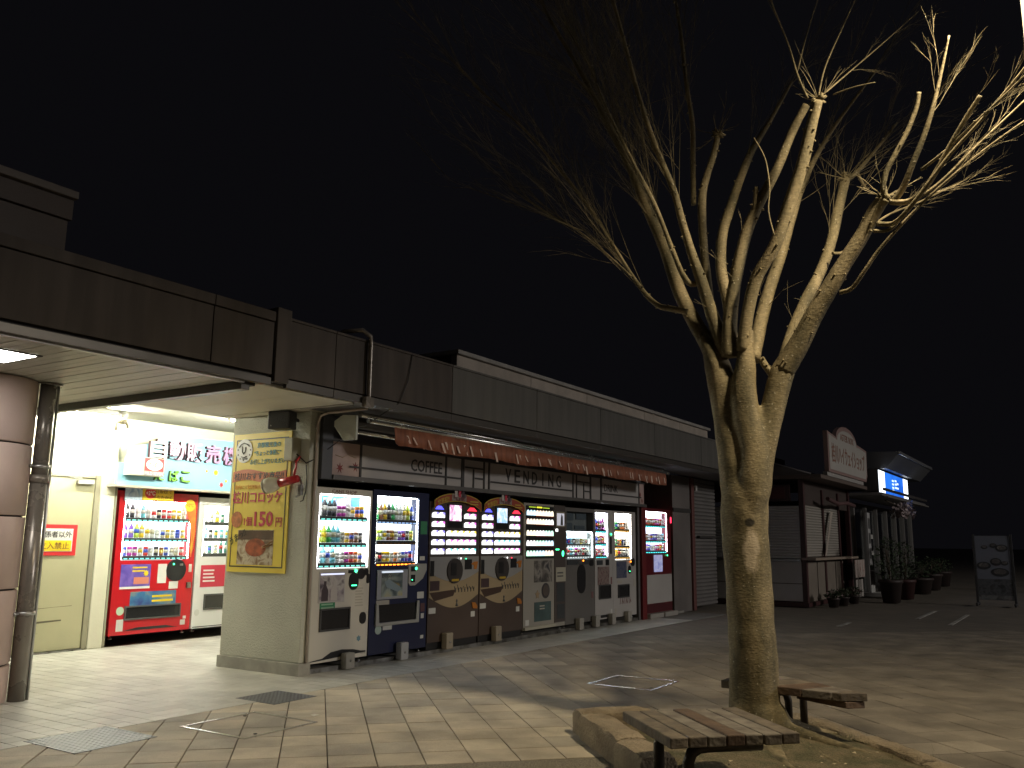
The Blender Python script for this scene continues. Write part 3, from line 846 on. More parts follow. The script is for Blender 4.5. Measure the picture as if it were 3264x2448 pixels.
def mach(label, x0, yf, w, h, body, z0=.05, depth=.74, win=None, wd=.13, foot=True):
    """cabinet (hollow behind the window) on adjustable feet; local x to the right, front at y=0"""
    r = thing('vending_machine', label, 'vending machine', (x0, yf, z0))
    b = MB()
    zb = .05
    if win:
        a0, a1, c0, c1 = win
        b.box(0, w, wd, depth, zb, h)
        b.box(0, a0, 0, wd, zb, h); b.box(a1, w, 0, wd, zb, h)
        b.box(a0, a1, 0, wd, zb, c0); b.box(a0, a1, 0, wd, c1, h)
    else:
        b.box(0, w, 0, depth, zb, h)
    obj('cabinet', b, body, r)
    if foot:
        for x in (.07, w-.07):
            for y in (.07, depth-.07):
                obj('foot', MB().lathe([(.03, 0), (.03, .012), (.014, .016), (.014, .052)], (x, y, 0), 10), steel, r)
    return r
def display(r, win, shelves, e_back=None, tint=(1, 1, 1), wd=.13, key='a', back=None, strips=True, glass=True):
    a0, a1, c0, c1 = win
    tin = tuple(tint)
    bk = back or emis('display_back_'+key, tin, e_back or DISP_E)
    bx('display_back', r, bk, a0+.002, a1-.002, wd-.012, wd-.002, c0+.002, c1-.002)
    if strips:
        se = emis('light_strip_'+key, tin, STRIP_E)
        for x in (a0+.004, a1-.016):
            bx('light_strip', r, se, x, x+.012, .014, .024, c0+.02, c1-.02)
        bx('light_strip', r, se, a0+.03, a1-.03, .012, .024, c1-.012, c1-.003)
        r['strip'] = se.name
    if glass:
        bx('window_pane', r, GLASS, a0+.001, a1-.001, .003, .007, c0+.001, c1-.001)
rail_m = M('price_rail', (.45, .45, .45), .4)
def shelf(r, win, z, n, items, btn=None, wd=.13, lo=.3, hi=1.0):
    a0, a1 = win[0], win[1]
    bx('shelf', r, rail_m, a0+.018, a1-.018, .022, wd-.014, z-.012, z)
    bx('price_rail', r, M('rail_dark', (.05, .05, .055), .4), a0+.018, a1-.018, .012, .0215, z-.05, z-.004)
    if 'strip' in r and z-win[2] > .12:
        bx('light_strip', r, bpy.data.materials[r['strip']], a0+.03, a1-.03, .023, .034, z-.024, z-.0135)
    bt = MB()
    for k in range(n):
        x = a0+.03+(k+.5)*(a1-a0-.06)/n
        q = (a1-a0-.06)/n*.32
        bt.box(x-q, x+q, .0075, .0115, z-.042, z-.028)
    obj('selection_button', bt, btn or emis('button_teal', (.25, .9, .8), 1.2), r)
    for k in range(len(items)):
        x = a0+.035+(k+.5)*(a1-a0-.07)/len(items)
        it = items[k]
        if it is None: continue
        kind, col = it
        product(kind, r, x+rm.uniform(-.004, .004), .068, z+.001, PC[col], rm.uniform(.95, 1.05), PC[rm.choice((5, 5, 12, 3, 1, 0))] if rm.random() < .6 else None)
def pile(kinds, cols, n):
    return [(rm.choice(kinds), rm.choice(cols)) if rm.random() > .06 else None for _ in range(n)]
darkglass = M('slot_flap', (.02, .02, .022), .15, coat=.5)
led_g = emis('led_green', (.05, 1, .35), 6)
led_o = emis('led_orange', (1, .25, .02), 6)
led_r = emis('led_red', (1, .03, .08), 5)
def pn(name, r, mat, x0, x1, z0, z1, d=.006, bevel=.002, y=0):
    return bx(name, r, mat, x0, x1, y-d, y-.0005, z0, z1, bevel)
def slot(r, x0, x1, z0, z1, frame=None):
    f = frame or M('slot_frame', (.06, .06, .06), .4)
    for a in ((x0-.02, x1+.02, z1, z1+.02), (x0-.02, x1+.02, z0-.02, z0), (x0-.02, x0, z0, z1), (x1, x1+.02, z0, z1)):
        bx('slot_frame', r, f, a[0], a[1], -.018, -.0005, a[2], a[3], .003)
    bx('slot_flap', r, darkglass, x0+.001, x1-.001, -.006, -.0008, z0+.001, z1-.001)
def capsule(name, r, mat, cx, cz, w, h, d=.012, n=10):
    rad = min(w, h)/2
    pts = []
    if h >= w:
        pts += [(cx+rad*math.cos(a), cz+h/2-rad+rad*math.sin(a)) for a in [math.pi*k/n for k in range(n+1)]]
        pts += [(cx-rad*math.cos(a), cz-h/2+rad-rad*math.sin(a)) for a in [math.pi*k/n for k in range(n+1)]]
    else:
        pts += [(cx+w/2-rad+rad*math.sin(a), cz-rad*math.cos(a)) for a in [math.pi*k/n for k in range(n+1)]]
        pts += [(cx-w/2+rad-rad*math.sin(a), cz+rad*math.cos(a)) for a in [math.pi*k/n for k in range(n+1)]]
    return obj(name, MB().prism(pts, -d, -.0008, 'y'), mat, r)
def dot(r, mat, x, z, q=.008, name='indicator_light', y=-.013):
    return obj(name, MB().tube([(x, y, z), (x, y-.006, z)], q, 8), mat, r)
def bracket(r, x, mat, h=.17, w=.14):
    bx('anchor_bracket', r, mat, x, x+w, -.10, -.012, -.045, h-.045, .012)
    bx('anchor_bolt', r, steel, x+w/2-.012, x+w/2+.012, -.106, -.1005, .03, .054, .004)
stk = M('sticker_pale', (.62, .62, .58), .5)
def sticker(r, x0, x1, z0, z1, mat=None):
    pn('sticker', r, mat or stk, x0, x1, z0, z1, .0025, 0)
def printlines(r, x0, x1, z0, z1, n, mat, y=-.0075):
    b = MB()
    for k in range(n):
        z = z1-(k+.5)*(z1-z0)/n
        b.box(x0, x1-rm.uniform(0, .3)*(x1-x0), y, y+.001, z-(z1-z0)/n*.22, z+(z1-z0)/n*.22)
    obj('print_line', b, mat, r)

# ---- recess: red drinks machine
redb = M('enamel_red', (.52, .012, .02), .28, coat=.4)
win = (.09, 1.14, 1.01, 1.81)
r = mach('glossy red drinks machine under the blue sign in the lit recess', 7.03, 10.73, 1.24, 1.93, redb, .08, win=win)
display(r, win, 3, tint=(.95, .98, 1), key='cool', e_back=1.15)
for z, items in ((1.58, [(1, 4), (1, 4), (1, 5), (1, 8), (1, 5), (0, 5), (0, 4), (0, 0), (0, 0), (0, 3), (0, 3), (1, 12)]),
                 (1.31, [(1, 13), (1, 13), (1, 9), (1, 3), (1, 5), (1, 5), (0, 5), (0, 12), (0, 3), (0, 12), (0, 1), (0, 3)]),
                 (1.07, [(0, 1), (0, 7), (0, 7), (0, 5), (0, 0), (0, 5), (0, 4), (0, 6), (0, 1), (0, 5), (0, 12), (0, 0)])):
    shelf(r, win, z, 12, items)
pn('advert_panel', r, picture('advert_violet', ((.07, .04, .30), (.12, .08, .42), (.20, .12, .5), (.08, .05, .35)), 5), .10, .55, .64, .96)
pn('advert_strip', r, picture('advert_blue', ((.03, .05, .22), (.05, .18, .35), (.35, .30, .1)), 4), .27, .98, .415, .60)
printlines(r, .60, .95, .44, .56, 2, M('print_yellow'))
pn('advert_edge', r, white, .10, .55, .64, .67, .0075, 0)
pn('advert_band', r, M('print_salmon', (.62, .22, .15), .5), .30, .53, .70, .79, .008, 0)
printlines(r, .27, .52, .85, .94, 2, M('print_yellow'), -.008)
star((.48, -.006, .84), .045, 8, .6, M('print_yellow'), 'sun_print', r)
slot(r, .22, 1.05, .255, .40, M('slot_grey', (.09, .09, .09), .35))
capsule('coin_panel', r, M('coin_black', (.02, .02, .022), .3), .95, .87, .32, .30)
dot(r, led_g, .90, .955, .012); bx('coin_slot', r, steel, 1.0, 1.05, -.018, -.0125, .93, .96)
pn('note_panel', r, white, .66, .80, .70, .96); pn('note_panel', r, white, .85, 1.0, .62, .72)
sticker(r, 1.16, 1.21, .84, .95); bx('lock_handle', r, steel, 1.13, 1.20, -.03, -.0005, .62, .70, .006)
disc((.14, -.0005, .36), .055, .055, M('sticker_green', (.45, .6, .45), .5), 'sticker', r)
sticker(r, .10, .20, .10, .25); sticker(r, 1.08, 1.16, .12, .19); sticker(r, 1.12, 1.17, .20, .24)
obj('kick_recess', MB().prism([(.2, .10), (.4, .135), (.85, .135), (1.05, .10)], -.004, -.0006, 'y'), M('coin_black'), r)
bx('top_card', r, picture('card_blue', ((.04, .12, .40), (.5, .6, .7), (.08, .2, .5)), 6), .05, .31, -.03, -.022, 1.80, 2.05)
tgy = M('tag_yellow', (.80, .55, .04), .5)
bx('top_card', r, tgy, .312, .80, -.032, -.024, 1.82, 1.99)
disc((.43, -.0325, 1.915), .085, .075, redp, 'tag_disc', r, d=.002)
text('+2℃', white, r, (.43, -.035, 1.915), .14, .06, depth=.002, bold=.01)
text('自販機で', M('print_brown'), r, (.64, -.0325, 1.945), .26, .06, depth=.002, bold=.008)
text('あたたかく', M('print_brown'), r, (.62, -.0325, 1.865), .30, .05, depth=.002, bold=.008)
disc((1.10, -.012, 1.77), .085, .085, tgy, 'tag_disc', r, d=.003)
text('+2℃', M('print_orange_red'), r, (1.10, -.0155, 1.775), .11, .05, depth=.002, bold=.006)
obj('tag_streamer', MB().prism([(1.04, 1.70), (1.2, 1.78), (1.22, 1.4), (1.18, 1.05), (1.155, 1.05), (1.15, 1.45)], -.010, -.006, 'y'), picture('streamer', ((.8, .55, .05), (.75, .25, .05), (.5, .05, .03)), 2.5), r)
# ---- recess: white machine half hidden by the fin wall
whb = M('enamel_white', (.74, .74, .72), .3, coat=.3, var=.02, vscale=2)
win = (.10, 1.05, 1.05, 1.78)
r = mach('white drinks machine beside the red one, half hidden by fin wall', 8.30, 10.73, 1.15, 1.90, whb, .08, win=win)
display(r, win, 3, tint=(1, .97, .9), key='warm')
for z in (1.55, 1.32, 1.10):
    shelf(r, win, z, 9, pile((0, 0, 1), (3, 4, 5, 12, 8, 11), 9), M('rail_dark'))
pn('advert_panel', r, M('advert_red', (.50, .03, .06), .5), .10, .56, .62, .93)
printlines(r, .14, .36, .68, .88, 4, white)
sticker(r, .42, .53, .66, .92, white)
slot(r, .20, .80, .32, .50); disc((.08, -.0005, .27), .04, .045, stk, 'sticker', r)
bx('kick_line', r, M('coin_black'), .02, 1.13, -.003, -.0006, .065, .075)
# ---- front row -------------------------------------------------
YF = 6.955
# white CANS SHOP machine
cwb = M('enamel_cream', (.62, .59, .52), .38, coat=.2, var=.04, vscale=2)
win = (.06, .87, 1.03, 1.84)
r = mach('cream white drinks machine next to the fin wall, cans shop lettering on top', 6.875, YF, .905, 1.91, cwb, .05, win=win)
display(r, win, 3, tint=(.96, .95, 1), key='violet')
bx('display_picture', r, picture('sky_picture', ((.6, .85, .9), (.05, .45, .5), (.1, .2, .55), (.8, .85, .9)), 5, .9), .20, .82, .112, .1175, 1.70, 1.83)
for z, items in ((1.60, [(1, 5), (1, 4), (1, 4), (1, 4), (0, 7), (0, 7), (1, 5), (0, 5), (0, 10), (0, 3)]),
                 (1.31, [(1, 9), (1, 9), (1, 2), (1, 8), (1, 8), (0, 12), (0, 3), (0, 6), (0, 6), (0, 4)]),
                 (1.09, [(1, 5), (1, 8), (1, 5), (1, 8), (0, 5), (0, 5), (0, 7), (0, 0), (0, 10), (0, 12)])):
    shelf(r, win, z, 9, items)
text('CANS SHOP', M('print_plum', (.20, .10, .10), .5), r, (.44, -.0005, 1.875), .40, .035, depth=.003, bold=.01)
pic = picture('bottle_photo', ((.04, .03, .05), (.35, .30, .33), (.55, .52, .50), (.10, .08, .10)), 6)
pn('advert_frame', r, M('frame_pale', (.5, .48, .47), .4), .10, .50, .67, 1.0)
pn('advert_panel', r, pic, .115, .485, .685, .985, .009, 0)
for x, m_ in ((.19, M('print_plum_dark', (.06, .04, .05), .4)), (.33, M('print_milk', (.52, .48, .46), .4))):
    obj('bottle_print', MB().prism([(x-.05, .69), (x+.05, .69), (x+.05, .80), (x+.018, .855), (x+.018, .90), (x-.018, .90), (x-.018, .855), (x-.05, .80)], -.0105, -.0092, 'y'), m_, r)
bx('advert_lamp', r, emis('soft_lamp', (.7, .75, 1), 1.2), .12, .48, -.012, -.0093, .965, .98)
pn('sticker_green_sign', r, M('print_green', (.03, .22, .10), .5), .13, .36, .59, .68, .004)
printlines(r, .15, .34, .60, .67, 2, M('print_pale_green', (.3, .5, .35), .5), -.0055)
slot(r, .15, .58, .39, .59)
for cx, cz, w, h in ((.64, .885, .15, .19), (.76, .965, .12, .12), (.84, .985, .07, .08), (.875, .91, .04, .11), (.81, .475, .10, .13)):
    capsule('coin_panel', r, M('coin_black'), cx, cz, w, h)
dot(r, led_g, .66, 1.0, .018); bx('indicator_light', r, led_g, .60, .68, -.016, -.0125, .835, .845)
pn('credit_display', r, M('coin_black'), .55, .65, .975, 1.01, .010)
printlines(r, .68, .82, .60, .82, 7, M('print_faint', (.45, .42, .36), .5), -.0015)
star((.76, -.0005, .255), .035, 6, .7, M('sticker_blue', (.15, .28, .35), .5), 'sticker', r)
sticker(r, .80, .88, .085, .11, M('print_faint'))
obj('kick_recess', MB().prism([(.02, .075), (.20, .09), (.33, .145), (.50, .16), (.68, .145), (.80, .12), (.88, .115), (.88, .10), (.02, .068)], -.004, -.0006, 'y'), M('coin_black'), r)
bracket(r, .47, M('bracket_grey', (.36, .34, .30), .5))
# dark blue machine
nvb = M('enamel_navy', (.012, .017, .06), .35, coat=.3)
win = (.07, .85, 1.05, 1.86)
r = mach('navy blue drinks machine with silver coin panel, second from fin wall', 7.80, YF, 1.05, 1.93, nvb, .05, win=win)
display(r, win, 3, tint=(.93, .98, 1), key='cool2')
for z, items, bt in ((1.585, [(1, 2), (1, 6), (1, 3), (1, 4), (1, 2), (1, 5), (1, 5), (1, 12), (1, 9), (1, 1)], emis('button_blue', (.4, .6, 1), 1)),
                     (1.34, [(0, 9), (0, 9), (0, 5), (0, 6), (0, 6), (0, 5), (0, 13), (0, 13), (0, 4), (0, 9)], M('rail_amber', (.4, .2, .08), .4)),
                     (1.09, [(0, 4), (0, 4), (0, 3), (0, 3), (0, 5), (0, 10), (0, 5), (0, 1), (0, 13), (0, 1)], led_o)):
    shelf(r, win, z, 10, items, bt)
pn('advert_frame', r, M('frame_silver', (.55, .57, .62), .3, .5), .10, .65, .66, 1.0, .02, .006)
pn('advert_panel', r, picture('coffee_photo', ((.45, .33, .08), (.05, .08, .10), (.35, .40, .36), (.50, .45, .25)), 4), .17, .55, .69, .97, .0225, 0)
obj('can_print', MB().prism([(.22, .86), (.30, .89), (.50, .80), (.52, .76), (.46, .74), (.26, .80)], -.0245, -.0228, 'y'), M('print_steel', (.25, .32, .36), .3), r)
text('BOSS', M('print_ink', (.10, .10, .10), .4), r, (.26, -.0228, .935), .17, .05, depth=.002, bold=.02)
bx('advert_lamp', r, emis('soft_lamp2', (.75, .85, 1), .8), .17, .55, -.026, -.0228, .965, .985)
sticker(r, .11, .34, .60, .65, M('print_faint'))
obj('coin_panel', MB().prism([(.67, .83), (.67, 1.06), (1.02, 1.06), (1.02, .98), (.95, .88), (.80, .80), (.70, .80)], -.016, -.0006, 'y'), M('panel_silver', (.5, .5, .47), .35, .4), r, None, .006)
pn('credit_display', r, M('coin_black'), .71, .80, .97, 1.03, .020, 0); dot(r, led_g, .80, 1.005, .016, y=-.021)
pn('credit_display', r, M('coin_black'), .71, .79, .84, .93, .020, 0); dot(r, led_g, .73, .87, .006, y=-.021)
obj('slot_bezel', MB().prism([(.09, .36), (.09, .62), (.13, .62), (.15, .40), (.82, .40), (.84, .62), (.88, .62), (.88, .36)], -.03, -.0006, 'y'), M('panel_silver'), r, None, .008)
bx('slot_flap', r, darkglass, .155, .815, -.012, -.001, .405, .60)
disc((.16, -.0005, .32), .055, .05, M('sticker_mint', (.45, .55, .48), .5), 'sticker', r)
sticker(r, .24, .40, .31, .365); sticker(r, .86, .99, .64, .72); sticker(r, .94, 1.0, .40, .46); sticker(r, .94, 1.0, .16, .20)
sticker(r, .93, 1.01, .48, .58, M('sticker_maroon', (.12, .05, .05), .5)); sticker(r, .89, .99, 1.10, 1.15)
pn('notice_green', r, M('print_green'), .89, 1.02, 1.42, 1.58, .003, 0)
bracket(r, .47, M('bracket_pale', (.45, .45, .45), .5), .2)
# brown coffee machines
def coffee(label, x0, hue, scr):
    brb = M('enamel_brown', (.075, .052, .042), .42, var=.06, vscale=2)
    r = mach(label, x0, YF, 1.10, 1.80, brb, .09)
    bei = M('band_beige', (.36, .28, .17), .42, var=.05, vscale=2)
    sil = M('panel_pale', (.34, .34, .34), .35, .2)
    n = 18
    def arc(z, sag):
        return [(1.085-1.07*k/n, z-sag*math.sin(math.pi*k/n)) for k in range(n+1)]
    obj('beige_band', MB().prism([(.015, .90), (1.085, .90)]+arc(.60, .15), -.006, -.0006, 'y'), bei, r)
    obj('pale_band', MB().prism([(.015, 1.10), (1.085, 1.10)]+arc(.90, .12), -.010, -.0062, 'y'), sil, r)
    pn('selection_panel', r, M('panel_dark', (.055, .05, .05), .4), .02, 1.08, 1.11, 1.75, .006, 0)
    w_ = emis('plate_white', (1, .98, 1), 1.9)
    tin = {'v': emis('plate_violet', (.35, .3, 1), 1.2), 'm': emis('plate_magenta', (.9, .2, .8), 1.2), 'y': emis('plate_yellow', (1, .75, .1), 1.2), 'c': emis('plate_cyan', (.2, .8, .85), 1.2)}
    def plate_(x, z, w, h, c):
        pts = [(x, z), (x+w, z)]+[(x+w-w*k/8, z+h*.66+h*.34*math.sin(math.pi*k/8)**.6) for k in range(9)]
        obj('lit_button', MB().prism(pts, -.016, -.0062, 'y'), w_, r)
        obj('lit_label', MB().prism([(x+w*.55, z+h*.72), (x+w, z+h*.45), (x+w, z+h*.95), (x+w*.75, z+h)], -.018, -.0162, 'y'), tin[c], r)
    for i, (z, c) in enumerate(((1.595, 'v'), (1.48, 'm'), (1.365, 'v'), (1.25, 'v'), (1.135, 'v'))):
        for k in range(2):
            plate_(.035+k*.135, z, .124, .068, c)
        if i > 1:
            for k in range(5):
                plate_(.345+k*.133, z, .122, .068, 'ycm'[i-2] if hue else 'ymc'[i-2])
        else:
            for k in range(2):
                plate_(.735+k*.135, z, .124, .068, 'm')
    obj('lit_header', MB().prism([(.10, 1.70), (.28, 1.70), (.22, 1.745), (.14, 1.745)], -.012, -.0062, 'y'), emis('plate_blue', (.1, .1, 1), 2), r)
    obj('lit_header', MB().prism([(.80, 1.70), (1.02, 1.70), (.95, 1.745), (.86, 1.745)], -.012, -.0062, 'y'), emis('plate_red', (1, .03, .06), 2), r)
    pn('screen_bezel', r, M('coin_black'), .36, .70, 1.47, 1.78, .012, .003)
    pn('screen', r, scr, .40, .66, 1.56, 1.765, .014, 0)
    capsule('coin_panel', r, M('coin_dark', (.05, .045, .045), .3), .53, .92, .33, .32, .03)
    pn('cup_door', r, M('coin_black'), .43, .55, .86, 1.02, .034, 0)
    capsule('gold_mark', r, M('print_gold', (.45, .30, .03), .4), .53, .80, .16, .03, .032)
    pn('coin_slot', r, M('coin_black'), .76, .92, .93, 1.06, .014, 0); dot(r, led_r if hue else led_g, .78, 1.07, .006, y=-.015)
    dot(r, emis('led_white', (1, 1, 1), 4), .64, 1.075, .009, y=-.031)
    og = M('handle_orange', (.45, .16, .02), .5)
    obj('orange_arrow', MB().prism([(.90, 1.0), (.98, 1.03), (1.06, 1.03), (1.03, .93), (.97, .93), (.97, .98)], -.016, -.0108, 'y'), og, r)
    obj('orange_arrow', MB().prism([(.94, .50), (1.02, .49), (1.07, .44), (1.06, .41), (.96, .42)], -.012, -.0068, 'y'), og, r)
    pn('side_panel', r, M('coin_black'), .02, .10, .86, 1.05, .012, 0)
    pn('tablet', r, M('print_maroon_dark', (.07, .045, .05), .3), .03, .22, .68, .80, .012, .002)
    obj('tray_print', MB().prism([(.02, .655), (.58, .68), (.52, .60), (.12, .55)], -.0075, -.0062, 'y'), M('print_umber', (.06, .035, .025), .4), r)
    lg_ = MB()
    for k in range(7):
        x = .54+k*.068
        lg_.tube([(x, -.0072, .72+.02*math.sin(k*2)), (x+.02, -.0072, .67), (x+.035, -.0072, .70), (x+.03, -.0072, .64)], .006, 5)
    obj('brush_lettering', lg_, M('print_ink'), r)
    obj('figure_print', MB().lathe([(.028, 0), (.01, .04), (.012, .05), (.02, .065), (.006, .085)], (.60, -.004, .47), 8), M('print_ink'), r)
    sticker(r, .02, .16, .40, .47); sticker(r, .93, 1.02, .31, .38)
    bx('plinth', r, M('coin_black'), .01, 1.09, .02, .7, -.035, .049)
    bracket(r, .28, M('bracket_tan', (.30, .26, .20), .5), .2)
    # cardboard arch on top
    m = 16
    o_ = [(.55-.53*math.cos(math.pi*(.12+.76*k/m))*1.06, 1.70+.20*math.sin(math.pi*(.12+.76*k/m))**.8+.02) for k in range(m+1)]
    i_ = [(a, b_-.11) for a, b_ in o_][::-1]
    obj('card_rim', MB().prism(o_+i_, -.05, -.045, 'y'), M('card_yellow', (.40, .28, .03), .6), r)
    sh_ = lambda L, d: [(.55+(a-.55)*.975, b_-d) for a, b_ in L]
    for q0, q1 in ((0, 6), (10, m)):
        obj('card_panel', MB().prism(sh_(o_[q0:q1+1], .012)+sh_(i_[m-q1:m-q0+1], -.012), -.054, -.0505, 'y'), M('card_red', (.30, .045, .02), .6), r)
    obj('card_photo', MB().prism(sh_(o_[6:11], .002)+sh_(i_[6:11], -.012), -.056, -.0505, 'y'), picture('card_photo', ((.05, .06, .06), (.3, .28, .25), (.15, .03, .03), (.1, .1, .12)), 14), r)
    for k in range(3):
        obj('card_cup', MB().prism([(.45+k*.08, 1.87), (.50+k*.08, 1.87), (.505+k*.08, 1.955), (.445+k*.08, 1.955)], -.058, -.0562, 'y'), M('print_%s' % ('milk', 'crimson', 'plum_dark')[k], (.5, .4, .4)), r)
    text('世界初!!', M('card_gold', (.50, .36, .05), .5), r, (.21, -.0545, 1.815), .25, .075, depth=.002, bold=.02, rot=.28)
    printlines(r, .80, 1.02, 1.77, 1.84, 2, M('card_gold'), -.0555)
    return r
coffee('brown cup coffee machine beside the navy machine, pink screen', 8.875, 0, picture('screen_pink', ((.9, .75, .85), (.55, .15, .4), (1, .95, 1), (.8, .4, .6)), 9, 1.3))
coffee('brown cup coffee machine beside the cream tobacco machine, blue screen', 9.995, 1, picture('screen_blue', ((.15, .25, .7), (.8, .85, 1), (.3, .55, .9), (1, 1, 1)), 8, 1.2))
# tobacco machine with side column
tbb = M('enamel_putty', (.33, .31, .27), .45, var=.04, vscale=2)
r = mach('cream tobacco machine with dark side column and green digits', 11.12, YF, 1.235, 1.90, tbb, .06)
pn('selection_panel', r, M('panel_black', (.02, .02, .022), .35), .06, .88, 1.08, 1.865, .006, 0)
capsule('lit_title', r, emis('title_yellow', (.9, .9, .05), 1.2), .44, 1.845, .16, .02, .010)
obj('lit_title', MB().box(.14, .33, -.010, -.0062, 1.838, 1.85).box(.55, .74, -.010, -.0062, 1.836, 1.848), emis('title_lime', (.55, .8, .05), .8), r)
pk = [emis('pack_%d' % k, c, 1.5) for k, c in enumerate(((.6, .85, 1), (1, .8, .65), (1, .92, .7), (1, 1, 1), (.6, 1, .8)))]
bd = [M('pack_band_%d' % k, c, .4) for k, c in enumerate(((.45, .05, .02), (.05, .25, .12), (.4, .2, .05)))]
for i, z in enumerate((1.72, 1.59, 1.42, 1.27, 1.12)):
    for k in range(9):
        x = .072+k*.089
        pts = [(x, z), (x+.074, z)]+[(x+.074-.074*q/6, z+.045+.035*math.sin(math.pi*q/6)**.5) for q in range(7)]
        obj('lit_pack', MB().prism(pts, -.014, -.0062, 'y'), pk[(i+k//3) % 5], r)
        if k > 2 or i == 4:
            bx('pack_band', r, bd[0] if i < 4 else bd[1], x, x+.08, -.013, -.0065, z-.016, z-.002)
bx('side_column', r, M('column_brown', (.08, .065, .06), .45), .90, 1.235, -.012, -.0005, .11, 1.90, .003)
pn('picture', r, M('frame_khaki', (.30, .27, .2), .5), .935, 1.21, 1.56, 1.80, .016, 0, -.0)
pn('picture', r, emis('picture_lit', (.55, .55, .62), .75), .96, 1.19, 1.585, 1.775, .0175, 0)
obj('picture_figure', MB().prism([(1.07, 1.59), (1.15, 1.59), (1.14, 1.73), (1.10, 1.765), (1.08, 1.70)], -.019, -.0176, 'y'), M('print_ink'), r)
text('0', led_g, r, (1.155, -.0125, 1.15), .06, .09, depth=.002, bold=.03, name='digit')
bx('indicator_light', r, led_g, .93, 1.03, -.016, -.0125, 1.205, 1.222); bx('indicator_light', r, emis('led_white', (1, 1, 1), 4), .93, .99, -.016, -.0125, 1.49, 1.53)
pn('notice', r, M('plate_cream', (.42, .40, .32), .5), .935, 1.24, .72, .94, .016, .002)
printlines(r, .97, 1.2, .78, .88, 2, M('print_ink'), -.0175)
pn('side_poster', r, M('panel_slate', (.05, .055, .06), .4), .96, 1.2, .42, .70, .016, 0); sticker(r, 1.08, 1.14, .62, .64)
pn('side_poster', r, M('panel_slate'), .97, 1.2, .16, .38, .016, 0)
pn('poster', r, picture('dark_poster', ((.03, .03, .035), (.10, .09, .08), (.30, .28, .25), (.04, .04, .05)), 6), .30, .82, .73, 1.05, .005, 0)
disc((.64, -.0005, .60), .12, .115, M('disc_dark', (.06, .055, .06), .4), 'round_sticker', r); disc((.64, -.004, .60), .09, .085, M('disc_brown', (.10, .08, .07), .4), 'round_sticker', r)
star((.40, -.0005, .55), .07, 5, .5, M('print_tan'), 'ribbon_print', r)
pn('poster', r, M('poster_teal', (.06, .10, .10), .5, var=.2, vscale=5), .31, .80, .16, .44, .005, 0)
printlines(r, .46, .62, .32, .40, 2, M('print_faint'), -.0065)
bx('sill_rail', r, M('plate_cream'), .01, .9, -.03, .02, .055, .10, .004); sticker(r, .06, .16, .12, .20)
# silver grey machine
svb = M('enamel_silver', (.20, .19, .18), .35, .35, var=.05, vscale=1.5)
win = (.05, .96, 1.06, 1.82)
r = mach('silver grey snack machine with dark upper window and tall pull slot', 12.37, YF, 1.00, 1.88, svb, .06, win=win)
display(r, (win[0], win[1], win[2], 1.50), 2, tint=(.82, .95, 1), key='aqua', e_back=1.1)
bx('upper_back', r, M('upper_grey', (.25, .27, .28), .5), .052, .958, .118, .128, 1.502, 1.818)
bx('upper_pane', r, GLASS, .051, .959, .003, .007, 1.505, 1.819)
for x0, x1, z0, z1 in ((.10, .45, 1.68, 1.80), (.55, .9, 1.70, 1.80), (.08, .42, 1.53, 1.64), (.5, .85, 1.54, 1.60)):
    bx('upper_card', r, M('card_slate', (.12, .15, .18), .5), x0, x1, .10, .114, z0, z1)
bx('shelf', r, steel, .052, .958, .01, .116, 1.50, 1.512)
shelf(r, win, 1.30, 10, [(2, 8), (2, 1), (2, 8), (2, 4), (2, 5), (2, 5), (2, 3), (2, 12), (2, 12), (2, 12)], emis('button_white', (.9, 1, 1), 1.2))
shelf(r, win, 1.12, 10, [(0, 0), (0, 5), (0, 8), (0, 5), (0, 7), (0, 5), (0, 5), (0, 0), (0, 4), (0, 5)], emis('button_white', (.9, 1, 1), 1.2))
capsule('pull_slot', r, M('coin_black'), .53, .74, .27, .46, .012)
pn('control_strip', r, M('panel_slate'), .06, .95, .97, 1.045, .008, 0)
dot(r, led_o, .58, 1.03, .014); capsule('coin_panel', r, M('coin_black'), .88, .99, .14, .10, .016)
obj('coin_tray', MB().prism([(.36, .97), (.62, .97), (.57, 1.02), (.44, 1.02)], -.02, -.0085, 'y'), steel, r)
sticker(r, .88, .95, .42, .52, M('print_plum')); bracket(r, .30, M('bracket_grey'), .18)
bracket(r, .86, M('bracket_grey'), .18)
# narrow white machine
win = (.03, .50, 1.07, 1.83)
wb2 = M('enamel_offwhite', (.44, .42, .40), .4, var=.04, vscale=2)
r = mach('narrow white drinks machine with blue-lit window beside the silver one', 13.385, YF, .675, 1.88, wb2, .06, win=win)
display(r, win, 3, tint=(.85, .85, 1), key='blue')
bl_ = emis('button_cyan', (.1, .9, .9), 2)
for z, it in ((1.54, [(1, 13), (1, 1), (1, 4), (1, 7), (1, 7)]), (1.32, [(0, 1), (0, 5), (0, 3), (0, 0), (0, 0)]), (1.11, [(0, 7), (0, 0), (0, 5), (0, 3), (0, 7)])):
    shelf(r, win, z, 6, it, bl_)
capsule('bill_slot', r, M('coin_black'), .60, 1.28, .05, .30, .012); dot(r, led_g, .60, 1.47, .016)
pn('poster', r, picture('maroon_poster', ((.12, .03, .03), (.28, .22, .20), (.06, .02, .02)), 14), .10, .53, .62, .92, .005, 0)
slot(r, .15, .56, .40, .60)
pn('credit_display', r, M('panel_slate'), .07, .28, .95, 1.03, .008, 0); pn('coin_slot', r, M('coin_black'), .40, .52, .94, 1.04, .01, 0)
sticker(r, .58, .63, .08, .2); sticker(r, .585, .64, .62, .74, M('print_plum'))
bx('kick_slot', r, M('coin_black'), .2, .45, -.004, -.0006, .075, .12); bracket(r, .45, M('bracket_grey'), .18)
